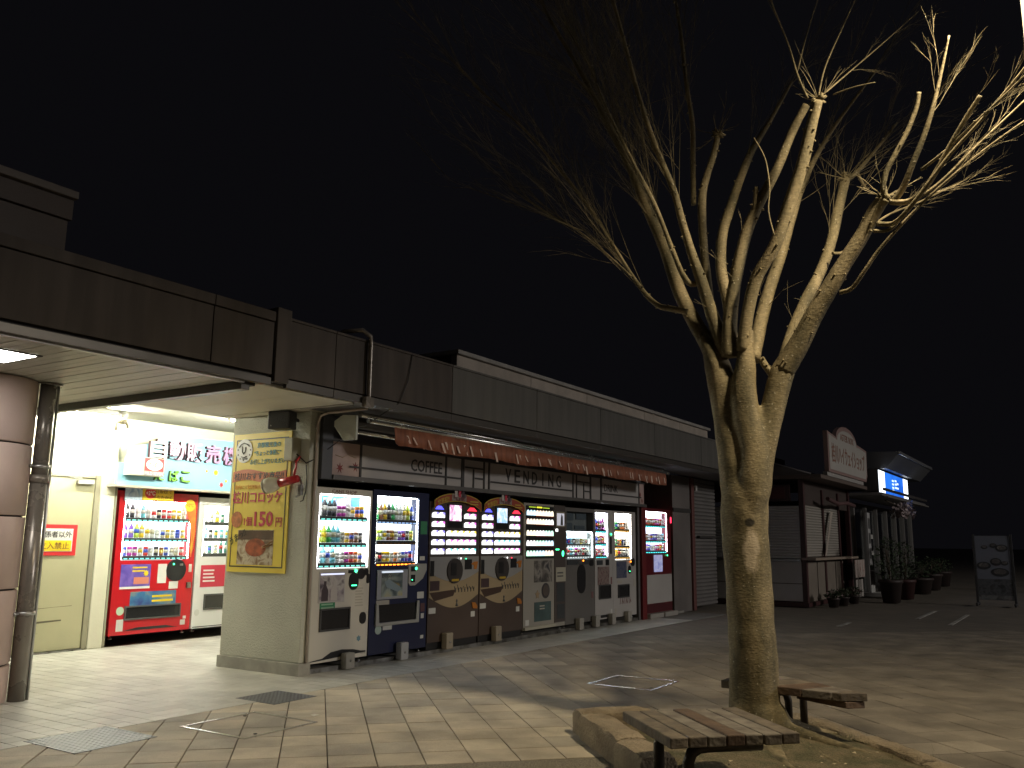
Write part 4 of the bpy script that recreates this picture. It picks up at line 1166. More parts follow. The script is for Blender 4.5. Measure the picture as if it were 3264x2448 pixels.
# white machine with green and orange drinks
win = (.09, .77, 1.02, 1.84)
r = mach('white drinks machine with warm-lit window left of the red post', 14.065, YF, .945, 1.88, wb2, .06, win=win)
display(r, win, 3, tint=(1, .96, .88), key='warm2')
am = emis('button_amber', (1, .5, .08), 1.5)
for z, it in ((1.565, [(0, 2), (0, 2), (0, 4), (0, 10), (0, 10), (0, 5)]), (1.27, [(0, 2), (0, 2), (0, 10), (0, 10), (0, 4), (0, 4), None]), (1.09, [(0, 3), (0, 3), (0, 4), (0, 4), (0, 4), (0, 4)])):
    shelf(r, win, z, 8, it, am)
pn('poster', r, picture('navy_poster', ((.02, .03, .10), (.12, .13, .18), (.04, .05, .14)), 8), .14, .54, .71, 1.0, .005, 0)
slot(r, .20, .62, .39, .58)
capsule('coin_panel', r, M('coin_black'), .80, .98, .16, .14, .014); dot(r, led_o, .70, .99, .014); capsule('coin_panel', r, M('coin_black'), .66, .85, .10, .14, .014); dot(r, led_g, .65, .82, .009, y=-.015)
mk = MB()
for k in range(6):
    x = .26+k*.078
    mk.prism([(x, .26), (x+.02, .26), (x+.03, .37), (x+.012, .37)], -.003, -.0006, 'y')
    if k % 2: mk.prism([(x+.035, .30), (x+.06, .27), (x+.065, .29), (x+.04, .34)], -.003, -.0006, 'y')
obj('scrawled_print', mk, M('print_plum'), r)
sticker(r, .16, .36, .62, .67, M('print_faint')); sticker(r, .83, .92, .55, .68, M('print_faint')); sticker(r, .06, .12, .08, .2, M('print_faint'))
bracket(r, .40, M('bracket_grey'), .18)
# red machine at the end
win = (.05, 1.10, 1.15, 1.94)
r = mach('red and white drinks machine at the far right end of the row', 15.40, YF, 1.28, 2.0, M('enamel_dark_red', (.12, .01, .016), .35, coat=.3), .04, win=win)
display(r, win, 3, tint=(.88, .88, 1), key='ice', e_back=1.7)
for z, it in ((1.69, [(0, 0), (0, 0), (0, 10), (0, 6), (0, 0), (0, 7), (0, 7), (0, 0), (0, 5)]), (1.40, [(0, 12), (0, 6), (0, 5), (0, 13), (0, 1), (0, 13), (0, 5), (0, 5), (0, 8)]), (1.20, [(0, 5), (0, 13), (0, 1), (0, 5), (0, 5), (0, 7), (0, 0), (0, 0), (0, 5)])):
    shelf(r, win, z, 9, it, bl_)
pn('advert_panel', r, picture('ice_poster', ((.35, .38, .8), (.55, .58, .9), (.25, .28, .6)), 9, .45), .42, .82, .80, 1.12, .008, 0)
pn('white_front', r, wb2, .06, 1.24, .22, .75, .02, .006)
slot(r, .20, .97, .50, .70); dot(r, led_g, 1.05, 1.11, .014)
bx('side_light', r, emis('led_red', (1, .03, .08), 5), 1.275, 1.29, -.01, .02, 1.74, 1.86)
obj('wave_kick', MB().prism([(.06, .07), (1.24, .07), (1.24, .20), (.95, .19), (.7, .235), (.45, .215), (.06, .19)], -.012, -.0006, 'y'), M('print_maroon', (.08, .015, .02), .4), r)
for x in (-.03, .66):
    bx('concrete_foot', r, M('slab_pale', (.33, .31, .28), .8, bump=.2, bscale=40), x, x+.62, -.12, .5, -.04, .048, .01)
# ================================================================== TREE BED
bed = thing('tree_bed', 'raised tree bed of rough kerb stones and bare soil around the tree', 'planter', (0, 0, 0))
soilm = M('bare_soil', (.17, .135, .08), .95, bump=1.0, bscale=55, col2=(.085, .08, .04), vscale=7, speck=.35, sscale=120)
def noise2(x, y):
    return math.sin(x*3.1+1.7*math.sin(y*2.3))*.5+math.sin(y*4.7+x*1.9)*.3+math.sin(x*9.7+y*7.3)*.2
sb = MB(); N1, N2 = 44, 36
vs = []
for i in range(N1+1):
    for j in range(N2+1):
        s, t = 4.2+2.32*i/N1, 2.02+1.72*j/N2
        x, y = st(s, t)
        d = math.hypot(x-6.40, y-2.04)
        e = min(1, min(s-4.2, 6.52-s, t-2.02, 3.74-t)/.2)
        vs.append((x, y, .055+.03*e+.014*noise2(x*2, y*2)+.05*math.exp(-(d/.4)**2)))
fs = [(i*(N2+1)+j, (i+1)*(N2+1)+j, (i+1)*(N2+1)+j+1, i*(N2+1)+j+1) for i in range(N1) for j in range(N2)]
sb.add(vs, [f[::-1] for f in fs], 0, True)
obj('soil', sb, soilm, bed)
ks = M('kerb_stone', (.34, .275, .19), .85, bump=1.0, bscale=45, col2=(.22, .175, .12), vscale=5, speck=.15)
rk = random.Random(9)
def stone_block(s0, s1, t0, t1, h, name='kerb_stone'):
    """rough split stone between (s0,t0) and (s1,t1)"""
    ns, nt_, nz = max(4, int((s1-s0)/.09)), max(4, int((t1-t0)/.09)), 4
    b = bmesh.new()
    cx, cy = st((s0+s1)/2, (t0+t1)/2)
    grid = {}
    def V(i, j, k):
        if (i, j, k) not in grid:
            u, v, w = i/ns, j/nt_, k/nz
            s, t = s0+(s1-s0)*u, t0+(t1-t0)*v
            z = -.03+(h+.03)*w
            edge = (u in (0, 1))+(v in (0, 1))
            if w == 1 and edge:
                z -= .012*edge
                s += (.012 if u == 0 else -.012 if u == 1 else 0); t += (.012 if v == 0 else -.012 if v == 1 else 0)
            x, y = st(s, t)
            a = .006
            x += rk.uniform(-a, a); y += rk.uniform(-a, a); z += rk.uniform(-.005, .005) if w > 0 else 0
            grid[(i, j, k)] = b.verts.new((x-cx, y-cy, z))
        return grid[(i, j, k)]
    def F(*q):
        b.faces.new([V(*p) for p in q])
    for i in range(ns):
        for j in range(nt_):
            F((i, j, nz), (i, j+1, nz), (i+1, j+1, nz), (i+1, j, nz))
    for k in range(nz):
        for i in range(ns):
            F((i, 0, k), (i, 0, k+1), (i+1, 0, k+1), (i+1, 0, k)); F((i, nt_, k), (i+1, nt_, k), (i+1, nt_, k+1), (i, nt_, k+1))
        for j in range(nt_):
            F((0, j, k), (0, j+1, k), (0, j+1, k+1), (0, j, k+1)); F((ns, j, k), (ns, j, k+1), (ns, j+1, k+1), (ns, j+1, k))
    bmesh.ops.recalc_face_normals(b, faces=b.faces)
    me = bpy.data.meshes.new(name); b.to_mesh(me); b.free()
    me.materials.append(ks)
    for p in me.polygons: p.use_smooth = True
    o = obj(name, me, ks, bed, (cx, cy, 0))
    sm = o.modifiers.new('edge', 'EDGE_SPLIT'); sm.split_angle = math.radians(38)
    return o
stone_block(5.60, 6.42, 1.90, 2.12, .18); stone_block(5.10, 5.59, 1.88, 2.11, .175); stone_block(4.3, 5.09, 1.92, 2.12, .10)
stone_block(6.43, 6.66, 1.92, 2.50, .175); stone_block(6.44, 6.64, 2.51, 3.2, .10); stone_block(6.44, 6.63, 3.21, 3.82, .09)
stone_block(5.75, 6.43, 3.66, 3.82, .10); stone_block(5.05, 5.74, 3.67, 3.84, .105); stone_block(4.3, 5.04, 3.67, 3.83, .10)
# tufts and litter
gb = MB(); rg = random.Random(4)
for _ in range(420):
    a, q = rg.uniform(0, 6.28), abs(rg.gauss(0, 1))
    cx_, cy_ = rg.choice(((5.45, 1.45), (5.75, 1.05), (6.9, 2.25), (6.6, 1.45), (6.3, 1.0), (6.1, 1.6)))
    x, y = cx_+.14*q*math.cos(a), cy_+.14*q*math.sin(a)
    h = rg.uniform(.02, .06); l = rg.uniform(-.03, .03)
    w = .004
    gb.add([(x-w, y, .07), (x+w, y, .07), (x+l, y+l, .08+h)], [(0, 1, 2)])
o = obj('grass_tuft', gb, M('dull_grass', (.07, .085, .03), .8), bed); tag(o, kind='stuff')
litter = M('litter', (.5, .42, .28), .8)
lb = MB()
for _ in range(40):
    s, t = rg.uniform(4.6, 6.4), rg.uniform(2.15, 3.6); x, y = st(s, t); a = rg.uniform(0, 6.28); q = rg.uniform(.006, .018)
    lb.add([(x+q*math.cos(a+k*2.1), y+q*math.sin(a+k*2.1), .105+rg.uniform(0, .01)) for k in range(3)], [(0, 1, 2)])
tag(obj('leaf_litter', lb, litter, bed), kind='stuff')

# ================================================================== TREE
TREE = [
('trunk',[(6.40,2.04,0.07,0.2370),(6.40,2.05,0.14,0.1967),(6.40,2.06,0.27,0.1797),(6.40,2.06,0.59,0.1680),(6.39,2.07,1.02,0.1644),(6.39,2.08,1.47,0.1677),(6.39,2.08,1.70,0.1710),(6.39,2.06,1.86,0.1369),(6.40,2.05,2.00,0.0815),(6.41,2.03,2.12,0.0233)]),
('La',[(6.39,2.09,1.43,0.0574),(6.39,2.10,1.61,0.1039),(6.39,2.12,1.79,0.1325),(6.39,2.13,2.05,0.1383),(6.39,2.17,2.33,0.1231),(6.38,2.21,2.58,0.1123),(6.37,2.25,2.75,0.0962),(6.36,2.30,2.88,0.0629),(6.35,2.35,2.98,0.0365)]),
('Lb',[(6.34,2.04,1.43,0.0568),(6.34,2.03,1.60,0.0958),(6.34,2.00,1.79,0.1167),(6.34,1.98,2.04,0.1104),(6.33,2.02,2.32,0.0997),(6.32,2.03,2.53,0.0933),(6.32,2.01,2.69,0.0772),(6.32,2.00,2.83,0.0563),(6.32,1.97,2.98,0.0329)]),
('R',[(6.40,2.06,1.43,0.0573),(6.40,2.04,1.61,0.0897),(6.41,2.00,1.79,0.1108),(6.41,1.97,1.97,0.1065),(6.42,1.92,2.16,0.0974),(6.44,1.86,2.37,0.0884),(6.45,1.81,2.55,0.0909),(6.46,1.77,2.67,0.0886),(6.48,1.67,2.84,0.0583)]),
('l1',[(6.38,2.25,2.74,0.0648),(6.42,2.36,2.96,0.0617),(6.44,2.47,3.17,0.0585),(6.47,2.59,3.44,0.0551),(6.49,2.70,3.79,0.0517),(6.50,2.85,4.15,0.0436),(6.49,3.02,4.61,0.0352),(6.47,3.21,5.03,0.0288),(6.43,3.44,5.55,0.0209),(6.34,3.73,6.16,0.0138),(6.35,3.83,6.41,0.0115)]),
('l1s',[(6.36,2.47,3.19,0.0236),(6.36,2.60,3.23,0.0238),(6.36,2.71,3.27,0.0219),(6.36,2.82,3.38,0.0199),(6.35,2.94,3.56,0.0179),(6.33,3.08,3.81,0.0159),(6.29,3.26,4.14,0.0139),(6.21,3.50,4.51,0.0118),(6.07,3.83,4.97,0.0096),(5.85,4.23,5.40,0.0061)]),
('l1t',[(6.23,2.89,3.51,0.0099),(6.23,3.10,3.73,0.0090),(6.20,3.35,3.97,0.0080),(6.15,3.61,4.16,0.0070),(6.04,3.96,4.44,0.0048)]),
('l2',[(6.36,2.17,2.81,0.0602),(6.31,2.25,3.11,0.0502),(6.26,2.31,3.39,0.0442),(6.22,2.36,3.58,0.0359),(6.17,2.42,3.86,0.0298),(6.13,2.47,4.12,0.0256),(6.07,2.57,4.44,0.0237),(6.00,2.67,4.83,0.0196),(5.93,2.77,5.34,0.0154),(5.86,2.85,5.78,0.0122)]),
('l2s',[(6.30,2.35,3.39,0.0233),(6.24,2.40,3.38,0.0232),(6.18,2.44,3.46,0.0211),(6.12,2.49,3.64,0.0190),(6.04,2.59,3.99,0.0170),(5.94,2.72,4.33,0.0139),(5.82,2.88,4.76,0.0108),(5.72,2.99,5.13,0.0076),(5.59,3.15,5.50,0.0055)]),
('l3',[(6.44,2.23,2.79,0.0526),(6.45,2.30,3.10,0.0384),(6.47,2.34,3.45,0.0346),(6.49,2.37,3.78,0.0329),(6.51,2.38,4.16,0.0333),(6.56,2.35,4.37,0.0291),(6.60,2.30,4.56,0.0270),(6.64,2.27,4.75,0.0227)]),
('l4',[(6.47,2.16,2.86,0.0484),(6.57,2.21,3.26,0.0454),(6.66,2.29,3.59,0.0443),(6.78,2.31,3.93,0.0430),(6.91,2.27,4.22,0.0393),(7.04,2.22,4.50,0.0352),(7.18,2.15,4.80,0.0311),(7.34,2.01,5.14,0.0194),(7.49,1.86,5.51,0.0123)]),
('l4b',[(6.85,2.58,4.27,0.0235),(6.89,2.59,4.66,0.0238),(6.93,2.60,5.04,0.0241),(6.95,2.65,5.43,0.0196),(6.97,2.70,5.98,0.0162),(7.00,2.76,6.39,0.0127)]),
('l5',[(6.32,2.13,2.78,0.0617),(6.31,2.12,3.03,0.0557),(6.31,2.06,3.37,0.0477),(6.33,1.97,3.73,0.0437),(6.35,1.86,3.97,0.0396),(6.37,1.72,4.23,0.0354),(6.39,1.60,4.50,0.0333),(6.40,1.49,4.69,0.0290)]),
('l5s',[(6.34,1.91,3.81,0.0229),(6.32,1.89,3.94,0.0208),(6.31,1.87,4.08,0.0177)]),
('l6',[(6.30,2.02,2.81,0.0509),(6.27,1.97,3.07,0.0467),(6.25,1.88,3.34,0.0466),(6.23,1.73,3.56,0.0462),(6.22,1.61,3.85,0.0460),(6.19,1.50,4.11,0.0438),(6.16,1.42,4.35,0.0416),(6.12,1.34,4.56,0.0355)]),
('l7',[(6.56,2.03,2.79,0.0547),(6.68,2.00,3.09,0.0515),(6.81,1.94,3.43,0.0481),(6.94,1.88,3.72,0.0445),(7.07,1.81,4.08,0.0363),(7.21,1.71,4.47,0.0254),(7.36,1.50,4.91,0.0163),(7.53,1.17,5.41,0.0094)]),
('link',[(6.44,1.93,2.77,0.0267),(6.44,1.89,2.70,0.0265),(6.44,1.85,2.64,0.0284)]),
('R1',[(6.45,1.77,2.66,0.0850),(6.44,1.65,2.84,0.0763),(6.42,1.53,3.04,0.0678),(6.40,1.40,3.22,0.0633),(6.38,1.28,3.39,0.0569),(6.36,1.14,3.58,0.0525),(6.33,1.04,3.73,0.0502),(6.30,0.97,3.80,0.0440)]),
('R2',[(6.58,1.81,2.70,0.0557),(6.71,1.76,3.00,0.0484),(6.85,1.68,3.28,0.0472),(6.99,1.60,3.52,0.0436),(7.12,1.53,3.79,0.0422),(7.25,1.48,4.12,0.0407),(7.38,1.43,4.44,0.0392)]),
('R2s',[(7.38,1.44,4.42,0.0253),(7.50,1.36,4.53,0.0209),(7.62,1.23,4.73,0.0141),(7.75,1.05,5.01,0.0095)]),
('s1',[(6.30,0.95,3.79,0.0229),(6.26,0.97,3.84,0.0210),(6.23,0.94,3.95,0.0190),(6.21,0.87,4.06,0.0179),(6.19,0.78,4.20,0.0169),(6.16,0.71,4.34,0.0159),(6.13,0.68,4.44,0.0149)]),
('s2',[(6.30,0.91,3.76,0.0247),(6.26,0.84,3.83,0.0226),(6.21,0.77,3.95,0.0205),(6.16,0.67,4.14,0.0185),(6.11,0.59,4.33,0.0146),(6.06,0.52,4.54,0.0100),(6.00,0.46,4.72,0.0063)]),
('s3',[(6.30,0.93,3.76,0.0229),(6.25,0.82,3.72,0.0206),(6.20,0.72,3.75,0.0193),(6.14,0.63,3.83,0.0182),(6.08,0.52,3.98,0.0170),(6.02,0.41,4.12,0.0159),(5.96,0.31,4.23,0.0139)]),
('s4',[(6.34,1.03,3.63,0.0192),(6.27,0.93,3.59,0.0170),(6.19,0.84,3.61,0.0158),(6.12,0.70,3.73,0.0146),(6.05,0.52,3.91,0.0125),(5.98,0.33,4.06,0.0104),(5.90,0.15,4.21,0.0076),(5.82,-0.03,4.37,0.0050)]),
('s5',[(6.38,1.32,3.18,0.0176),(6.34,1.23,3.19,0.0155),(6.30,1.14,3.28,0.0144),(6.27,1.02,3.42,0.0132),(6.23,0.85,3.57,0.0112),(6.20,0.65,3.73,0.0092),(6.17,0.37,3.92,0.0080),(6.12,0.08,4.07,0.0061)]),
('s6',[(6.33,1.06,3.58,0.0135),(6.31,0.94,3.57,0.0133),(6.29,0.80,3.71,0.0122),(6.27,0.60,3.83,0.0102),(6.25,0.37,4.02,0.0082),(6.22,0.05,4.27,0.0053)]),
('s7',[(6.96,1.48,3.67,0.0130),(7.06,1.41,3.70,0.0131),(7.16,1.31,3.83,0.0110),(7.27,1.12,4.01,0.0088),(7.39,0.89,4.12,0.0077),(7.50,0.57,4.27,0.0044)]),
('s8',[(7.50,1.36,4.53,0.0163),(7.56,1.31,4.40,0.0116),(7.61,1.29,4.41,0.0082)]),
('s9',[(6.18,0.71,3.90,0.0111),(6.09,0.55,3.96,0.0099),(6.01,0.38,4.06,0.0079),(5.92,0.22,4.14,0.0068),(5.82,0.03,4.25,0.0041)]),
('t1',[(6.11,1.41,4.59,0.0089),(6.06,1.46,4.76,0.0079),(6.01,1.50,4.98,0.0060),(5.95,1.58,5.28,0.0050),(5.91,1.60,5.40,0.0040)]),
('t2',[(6.10,1.47,4.82,0.0060),(6.14,1.40,5.11,0.0050),(6.18,1.31,5.41,0.0041)]),
('t3',[(6.13,1.34,4.59,0.0069),(6.12,1.28,4.80,0.0059),(6.13,1.15,5.07,0.0049),(6.13,1.04,5.28,0.0039)]),
('t4',[(6.18,1.31,4.63,0.0060),(6.32,1.14,4.83,0.0050),(6.46,0.91,5.07,0.0040),(6.58,0.69,5.30,0.0030)]),
('t5',[(6.15,1.24,4.59,0.0059),(6.10,1.09,4.58,0.0048),(6.05,0.94,4.55,0.0028)]),
('t6',[(6.16,1.83,4.41,0.0041),(6.15,1.75,4.22,0.0051),(6.13,1.72,3.98,0.0050),(6.11,1.73,3.79,0.0050),(6.09,1.69,3.59,0.0049)]),
]
tr = thing('pollarded_tree', 'large bare pollarded tree with forked trunk lit from the right', 'tree', (6.402, 2.044, .07))
OFF = Vector((6.402, 2.044, .07))
def bark():
    m = M('bark', (.30, .26, .165), .8)
    nt = m.node_tree; p = nt.nodes['Principled BSDF']
    tc = [n for n in nt.nodes if n.type == 'TEX_COORD'][0]
    def N(sc, st_=(1, 1, 1), det=5):
        mp = nd(nt, 'ShaderNodeMapping'); mp.inputs['Scale'].default_value = st_
        nt.links.new(tc.outputs['Object'], mp.inputs[0])
        n = nd(nt, 'ShaderNodeTexNoise'); n.inputs['Scale'].default_value = sc; n.inputs['Detail'].default_value = det
        nt.links.new(mp.outputs[0], n.inputs['Vector']); return n
    n1, n2, n3 = N(7, (1, 1, .3), 7), N(30, (1, 1, 3.2), 8), N(46, det=4)
    r1 = nd(nt, 'ShaderNodeValToRGB'); e = r1.color_ramp.elements
    e[0].position = .32; e[0].color = (.085, .074, .04, 1); e[1].position = .68; e[1].color = (.29, .235, .14, 1)
    q = e.new(.5); q.color = (.185, .152, .085, 1)
    nt.links.new(n1.outputs[0], r1.inputs[0])
    r2 = nd(nt, 'ShaderNodeMapRange'); r2.inputs['From Min'].default_value = .35; r2.inputs['From Max'].default_value = .65; r2.inputs['To Min'].default_value = .72; r2.inputs['To Max'].default_value = 1.15
    nt.links.new(n2.outputs[0], r2.inputs[0])
    v = nd(nt, 'ShaderNodeVectorMath', operation='SCALE'); nt.links.new(r1.outputs[0], v.inputs[0]); nt.links.new(r2.outputs[0], v.inputs['Scale'])
    r3 = nd(nt, 'ShaderNodeValToRGB'); e = r3.color_ramp.elements; e[0].position = .66; e[0].color = (0, 0, 0, 1); e[1].position = .70; e[1].color = (1, 1, 1, 1)
    nt.links.new(n3.outputs[0], r3.inputs[0])
    mx = nd(nt, 'ShaderNodeMix', data_type='RGBA'); nt.links.new(r3.outputs[0], mx.inputs['Factor'])
    nt.links.new(v.outputs[0], mx.inputs['A']); mx.inputs['B'].default_value = (.38, .34, .26, 1)
    # pale scar where a bough was cut away, on the side facing the square
    vs_ = nd(nt, 'ShaderNodeVectorMath', operation='SUBTRACT'); nt.links.new(tc.outputs['Object'], vs_.inputs[0]); vs_.inputs[1].default_value = (-.18, -.057, 1.27)
    vd = nd(nt, 'ShaderNodeVectorMath', operation='DIVIDE'); nt.links.new(vs_.outputs[0], vd.inputs[0]); vd.inputs[1].default_value = (.085, .085, .21)
    ln = nd(nt, 'ShaderNodeVectorMath', operation='LENGTH'); nt.links.new(vd.outputs[0], ln.inputs[0])
    n5 = N(22, (1, 1, .5), 5)
    am = nd(nt, 'ShaderNodeMath', operation='MULTIPLY_ADD'); nt.links.new(n5.outputs[0], am.inputs[0]); am.inputs[1].default_value = .9; nt.links.new(ln.outputs['Value'], am.inputs[2])
    sr = nd(nt, 'ShaderNodeMapRange'); sr.inputs['From Min'].default_value = 1.05; sr.inputs['From Max'].default_value = 1.35; sr.inputs['To Min'].default_value = .9; sr.inputs['To Max'].default_value = 0
    nt.links.new(am.outputs[0], sr.inputs['Value'])
    mx2 = nd(nt, 'ShaderNodeMix', data_type='RGBA'); nt.links.new(sr.outputs[0], mx2.inputs['Factor'])
    nt.links.new(mx.outputs['Result'], mx2.inputs['A']); mx2.inputs["B"].default_value = (.50, .42, .32, 1)
    v4 = nd(nt, 'ShaderNodeVectorMath', operation='SUBTRACT'); nt.links.new(tc.outputs['Object'], v4.inputs[0]); v4.inputs[1].default_value = (-.185, -.05, 1.475)
    v5 = nd(nt, 'ShaderNodeVectorMath', operation='DIVIDE'); nt.links.new(v4.outputs[0], v5.inputs[0]); v5.inputs[1].default_value = (.06, .038, .034)
    l5 = nd(nt, 'ShaderNodeVectorMath', operation='LENGTH'); nt.links.new(v5.outputs[0], l5.inputs[0])
    a5 = nd(nt, 'ShaderNodeMath', operation='MULTIPLY_ADD'); nt.links.new(n5.outputs[0], a5.inputs[0]); a5.inputs[1].default_value = .6; nt.links.new(l5.outputs['Value'], a5.inputs[2])
    s5 = nd(nt, 'ShaderNodeMapRange'); s5.inputs['From Min'].default_value = 1.1; s5.inputs['From Max'].default_value = 1.4; s5.inputs['To Min'].default_value = .95; s5.inputs['To Max'].default_value = 0
    nt.links.new(a5.outputs[0], s5.inputs['Value'])
    mx3 = nd(nt, 'ShaderNodeMix', data_type='RGBA'); nt.links.new(s5.outputs[0], mx3.inputs['Factor'])
    nt.links.new(mx2.outputs['Result'], mx3.inputs['A']); mx3.inputs['B'].default_value = (.02, .017, .012, 1)
    nt.links.new(mx3.outputs['Result'], p.inputs['Base Color'])
    bm = nd(nt, 'ShaderNodeBump'); bm.inputs['Strength'].default_value = .2; bm.inputs['Distance'].default_value = .02
    ad = nd(nt, 'ShaderNodeMath', operation='ADD'); nt.links.new(n2.outputs[0], ad.inputs[0]); nt.links.new(n3.outputs[0], ad.inputs[1])
    nt.links.new(ad.outputs[0], bm.inputs['Height']); nt.links.new(bm.outputs[0], p.inputs['Normal'])
    return m
BARK = bark()
def smooth_path(P, per):
    """Catmull-Rom through (x,y,z,r)"""
    out = []
    n = len(P)
    for i in range(n-1):
        p0, p1, p2, p3 = P[max(i-1, 0)], P[i], P[i+1], P[min(i+2, n-1)]
        for k in range(per):
            t = k/per
            out.append([.5*((2*b)+(c-a)*t+(2*a-5*b+4*c-d)*t*t+(3*b-a-3*c+d)*t**3) for a, b, c, d in zip(p0, p1, p2, p3)])
    out.append(list(P[-1]))
    return out
rt = random.Random(17)
def limb(mb, path, n, rough=.06, cap=True):
    pts = [Vector(p[:3])-OFF for p in path]
    rad = [max(.0012, p[3]*(1+rt.uniform(-rough, rough)*.5)) for p in path]
    o = len(mb.v)
    mb.tube(pts, rad, n, 0, cap)
    if n >= 8:
        for k in range(o, len(mb.v)):
            i = (k-o)//n
            if i < len(pts):
                d = Vector(mb.v[k])-pts[i]
                z = pts[i].length*6; a = math.atan2(d.y, d.x)
                mb.v[k] = tuple(pts[i]+d*(1+rough*(.5*math.sin(a*3+z)+.5*math.sin(a*5-z*1.7))))
def knobs(mb, path, n, q):
    """bud scars and cut stubs along a limb"""
    for _ in range(n):
        p = rt.choice(path[1:-1] or path)
        d = Vector((rt.gauss(0, 1), rt.gauss(0, 1), rt.gauss(0, .5))).normalized()
        c = Vector(p[:3])-OFF+d*p[3]*.9
        k = q*rt.uniform(.5, 1.3)
        mb.tube([c, c+d*k*1.0, c+d*k*1.8], [k*.8, k*.7, k*.25], 5)
NAMES = {n: smooth_path(p, 5) for n, p in TREE}
tb_ = MB(); limb(tb_, NAMES['trunk'], 24, .035)
for nm in ('La', 'Lb', 'R'):
    limb(tb_, NAMES[nm], 18, .04)
knobs(tb_, NAMES['La'][20:]+NAMES['Lb'][20:], 9, .009); knobs(tb_, NAMES['R'][20:], 6, .009)
# buttress roots
for a, l in ((0.2, .55), (1.3, .4), (2.6, .45), (3.7, .6), (4.6, .75), (5.5, .5)):
    c, s_ = math.cos(a), math.sin(a)
    tb_.tube([(c*.12, s_*.12, .16), (c*.22, s_*.22, .05), (c*(.22+l*.4)+.05*s_, s_*(.22+l*.4), .025), (c*(.22+l)+.1*s_, s_*(.22+l), -.02)], [.09, .07, .04, .015], 8)
for P_ in ([(6.25, 1.75), (6.1, 1.6), (5.95, 1.45), (5.85, 1.35), (5.68, 1.27)], [(6.1, 1.95), (5.8, 1.75), (5.64, 1.62), (5.5, 1.5)]):
    tb_.tube([(x-OFF.x, y-OFF.y, (.085-.008*k+.006*math.sin(k*3))-OFF.z) for k, (x, y) in enumerate(P_)], [.035-.005*k for k in range(len(P_))], 8)
to = obj('trunk', tb_, BARK, tr)
rm_ = to.modifiers.new('merge', 'REMESH'); rm_.mode = 'VOXEL'; rm_.voxel_size = .014; rm_.use_smooth_shade = True
sm_ = to.modifiers.new('soften', 'SMOOTH'); sm_.factor = .5; sm_.iterations = 9
for nm in ('l1', 'l2', 'l3', 'l4', 'l4b', 'l5', 'l5s', 'l6', 'l7', 'link', 'R1', 'R2', 'R2s', 'l1s', 'l2s'):
    b = MB(); p = NAMES[nm]
    limb(b, p, 10 if p[0][3] > .03 else 8, .05)
    knobs(b, p, int(8+len(p)*.7) if nm[0] != 's' else 4, .010)
    if nm in ('l6', 'l3', 'R1', 'R2'):       # pollard heads
        e = p[-1]
        for _ in range(16):
            d = Vector((rt.gauss(0, 1), rt.gauss(0, 1), rt.gauss(.4, .6))).normalized()
            c = Vector(e[:3])-OFF+d*e[3]*.7; k = rt.uniform(.01, .022)
            b.tube([c, c+d*k, c+d*k*2.4], [k, k*.7, k*.2], 6)
    obj('limb', b, BARK, tr)
shoots = MB(); twigs = MB()
for nm in ('l1t', 's1', 's2', 's3', 's4', 's5', 's6', 's7', 's8', 's9', 't1', 't2', 't3', 't4', 't5', 't6'):
    b = MB()
    limb(b, NAMES[nm], 7, .03)
    if NAMES[nm][0][3] > .009: knobs(b, NAMES[nm], 8, .006)
    obj('shoot', b, BARK, tr)
def twig(p, d, L, r0, lev):
    pts = [Vector(p)]
    k = 4 if lev < 2 else 3
    dd = Vector(d).normalized()
    for i in range(k):
        dd = (dd+Vector((rt.gauss(0, .055), rt.gauss(0, .055), rt.gauss(.015, .05)))).normalized()
        pts.append(pts[-1]+dd*L/k)
    rr = [r0*(1-.75*i/k) for i in range(k+1)]
    twigs.tube([q-OFF for q in pts], rr, 3, 0, False)
    if lev < 2:
        for i in range(1, k+1):
            for _ in range(rt.choice((1, 1, 2)) if lev == 0 else 1):
                if rt.random() < (.9 if lev == 0 else .6):
                    ax = Vector((rt.gauss(0, 1), rt.gauss(0, 1), rt.gauss(0, 1))).normalized()
                    nd_ = dd.copy(); nd_.rotate(Matrix.Rotation(rt.uniform(.22, .6)*rt.choice((-1, 1)), 3, ax))
                    twig(pts[i], nd_, L*rt.uniform(.35, .6), r0*.6, lev+1)
def spray(nm, n, t0, L, spread=.26, up=.12, r0=.0032):
    path = NAMES[nm]
    for _ in range(n):
        t = rt.uniform(t0, 1)
        i = min(len(path)-2, int(t*(len(path)-1)))
        p, q = Vector(path[i][:3]), Vector(path[i+1][:3])
        d = (q-p).normalized()+Vector((rt.gauss(0, spread), rt.gauss(0, spread), rt.gauss(up, spread*.6)))
        twig(p, d, L*rt.uniform(.5, 1.2), min(r0, path[i][3]*.7), 0)
for nm, n, t0, L in (('l1', 62, .40, 1.6), ('l1s', 34, .3, 1.3), ('l1t', 14, .3, 1.0), ('l2', 30, .5, 1.4), ('l2s', 32, .4, 1.3), ('l4', 8, .7, 1.1), ('l4b', 12, .3, 1.2),
                     ('l7', 9, .55, 1.2), ('R2s', 12, .1, 1.1), ('R2', 5, .6, .9)):
    spray(nm, n, t0, L)
for nm, n, t0, L in (('s2', 4, .6, .35), ('s3', 2, .6, .3), ('s4', 5, .4, .45), ('s5', 4, .5, .45), ('s6', 3, .5, .45), ('s7', 5, .3, .4), ('s9', 3, .4, .35), ('t1', 2, .3, .4), ('t4', 3, .3, .4)):
    spray(nm, n, t0, L, .34, .06, .0022)
for nm in ('l6', 'R2', 'R1', 'l3'):
    e = NAMES[nm][-1]
    for _ in range(9):
        d = Vector((rt.gauss(0, .7), rt.gauss(0, .7), rt.gauss(.7, .4)))
        twig(Vector(e[:3])+d.normalized()*e[3], d, rt.uniform(.10, .30), .004, 1)
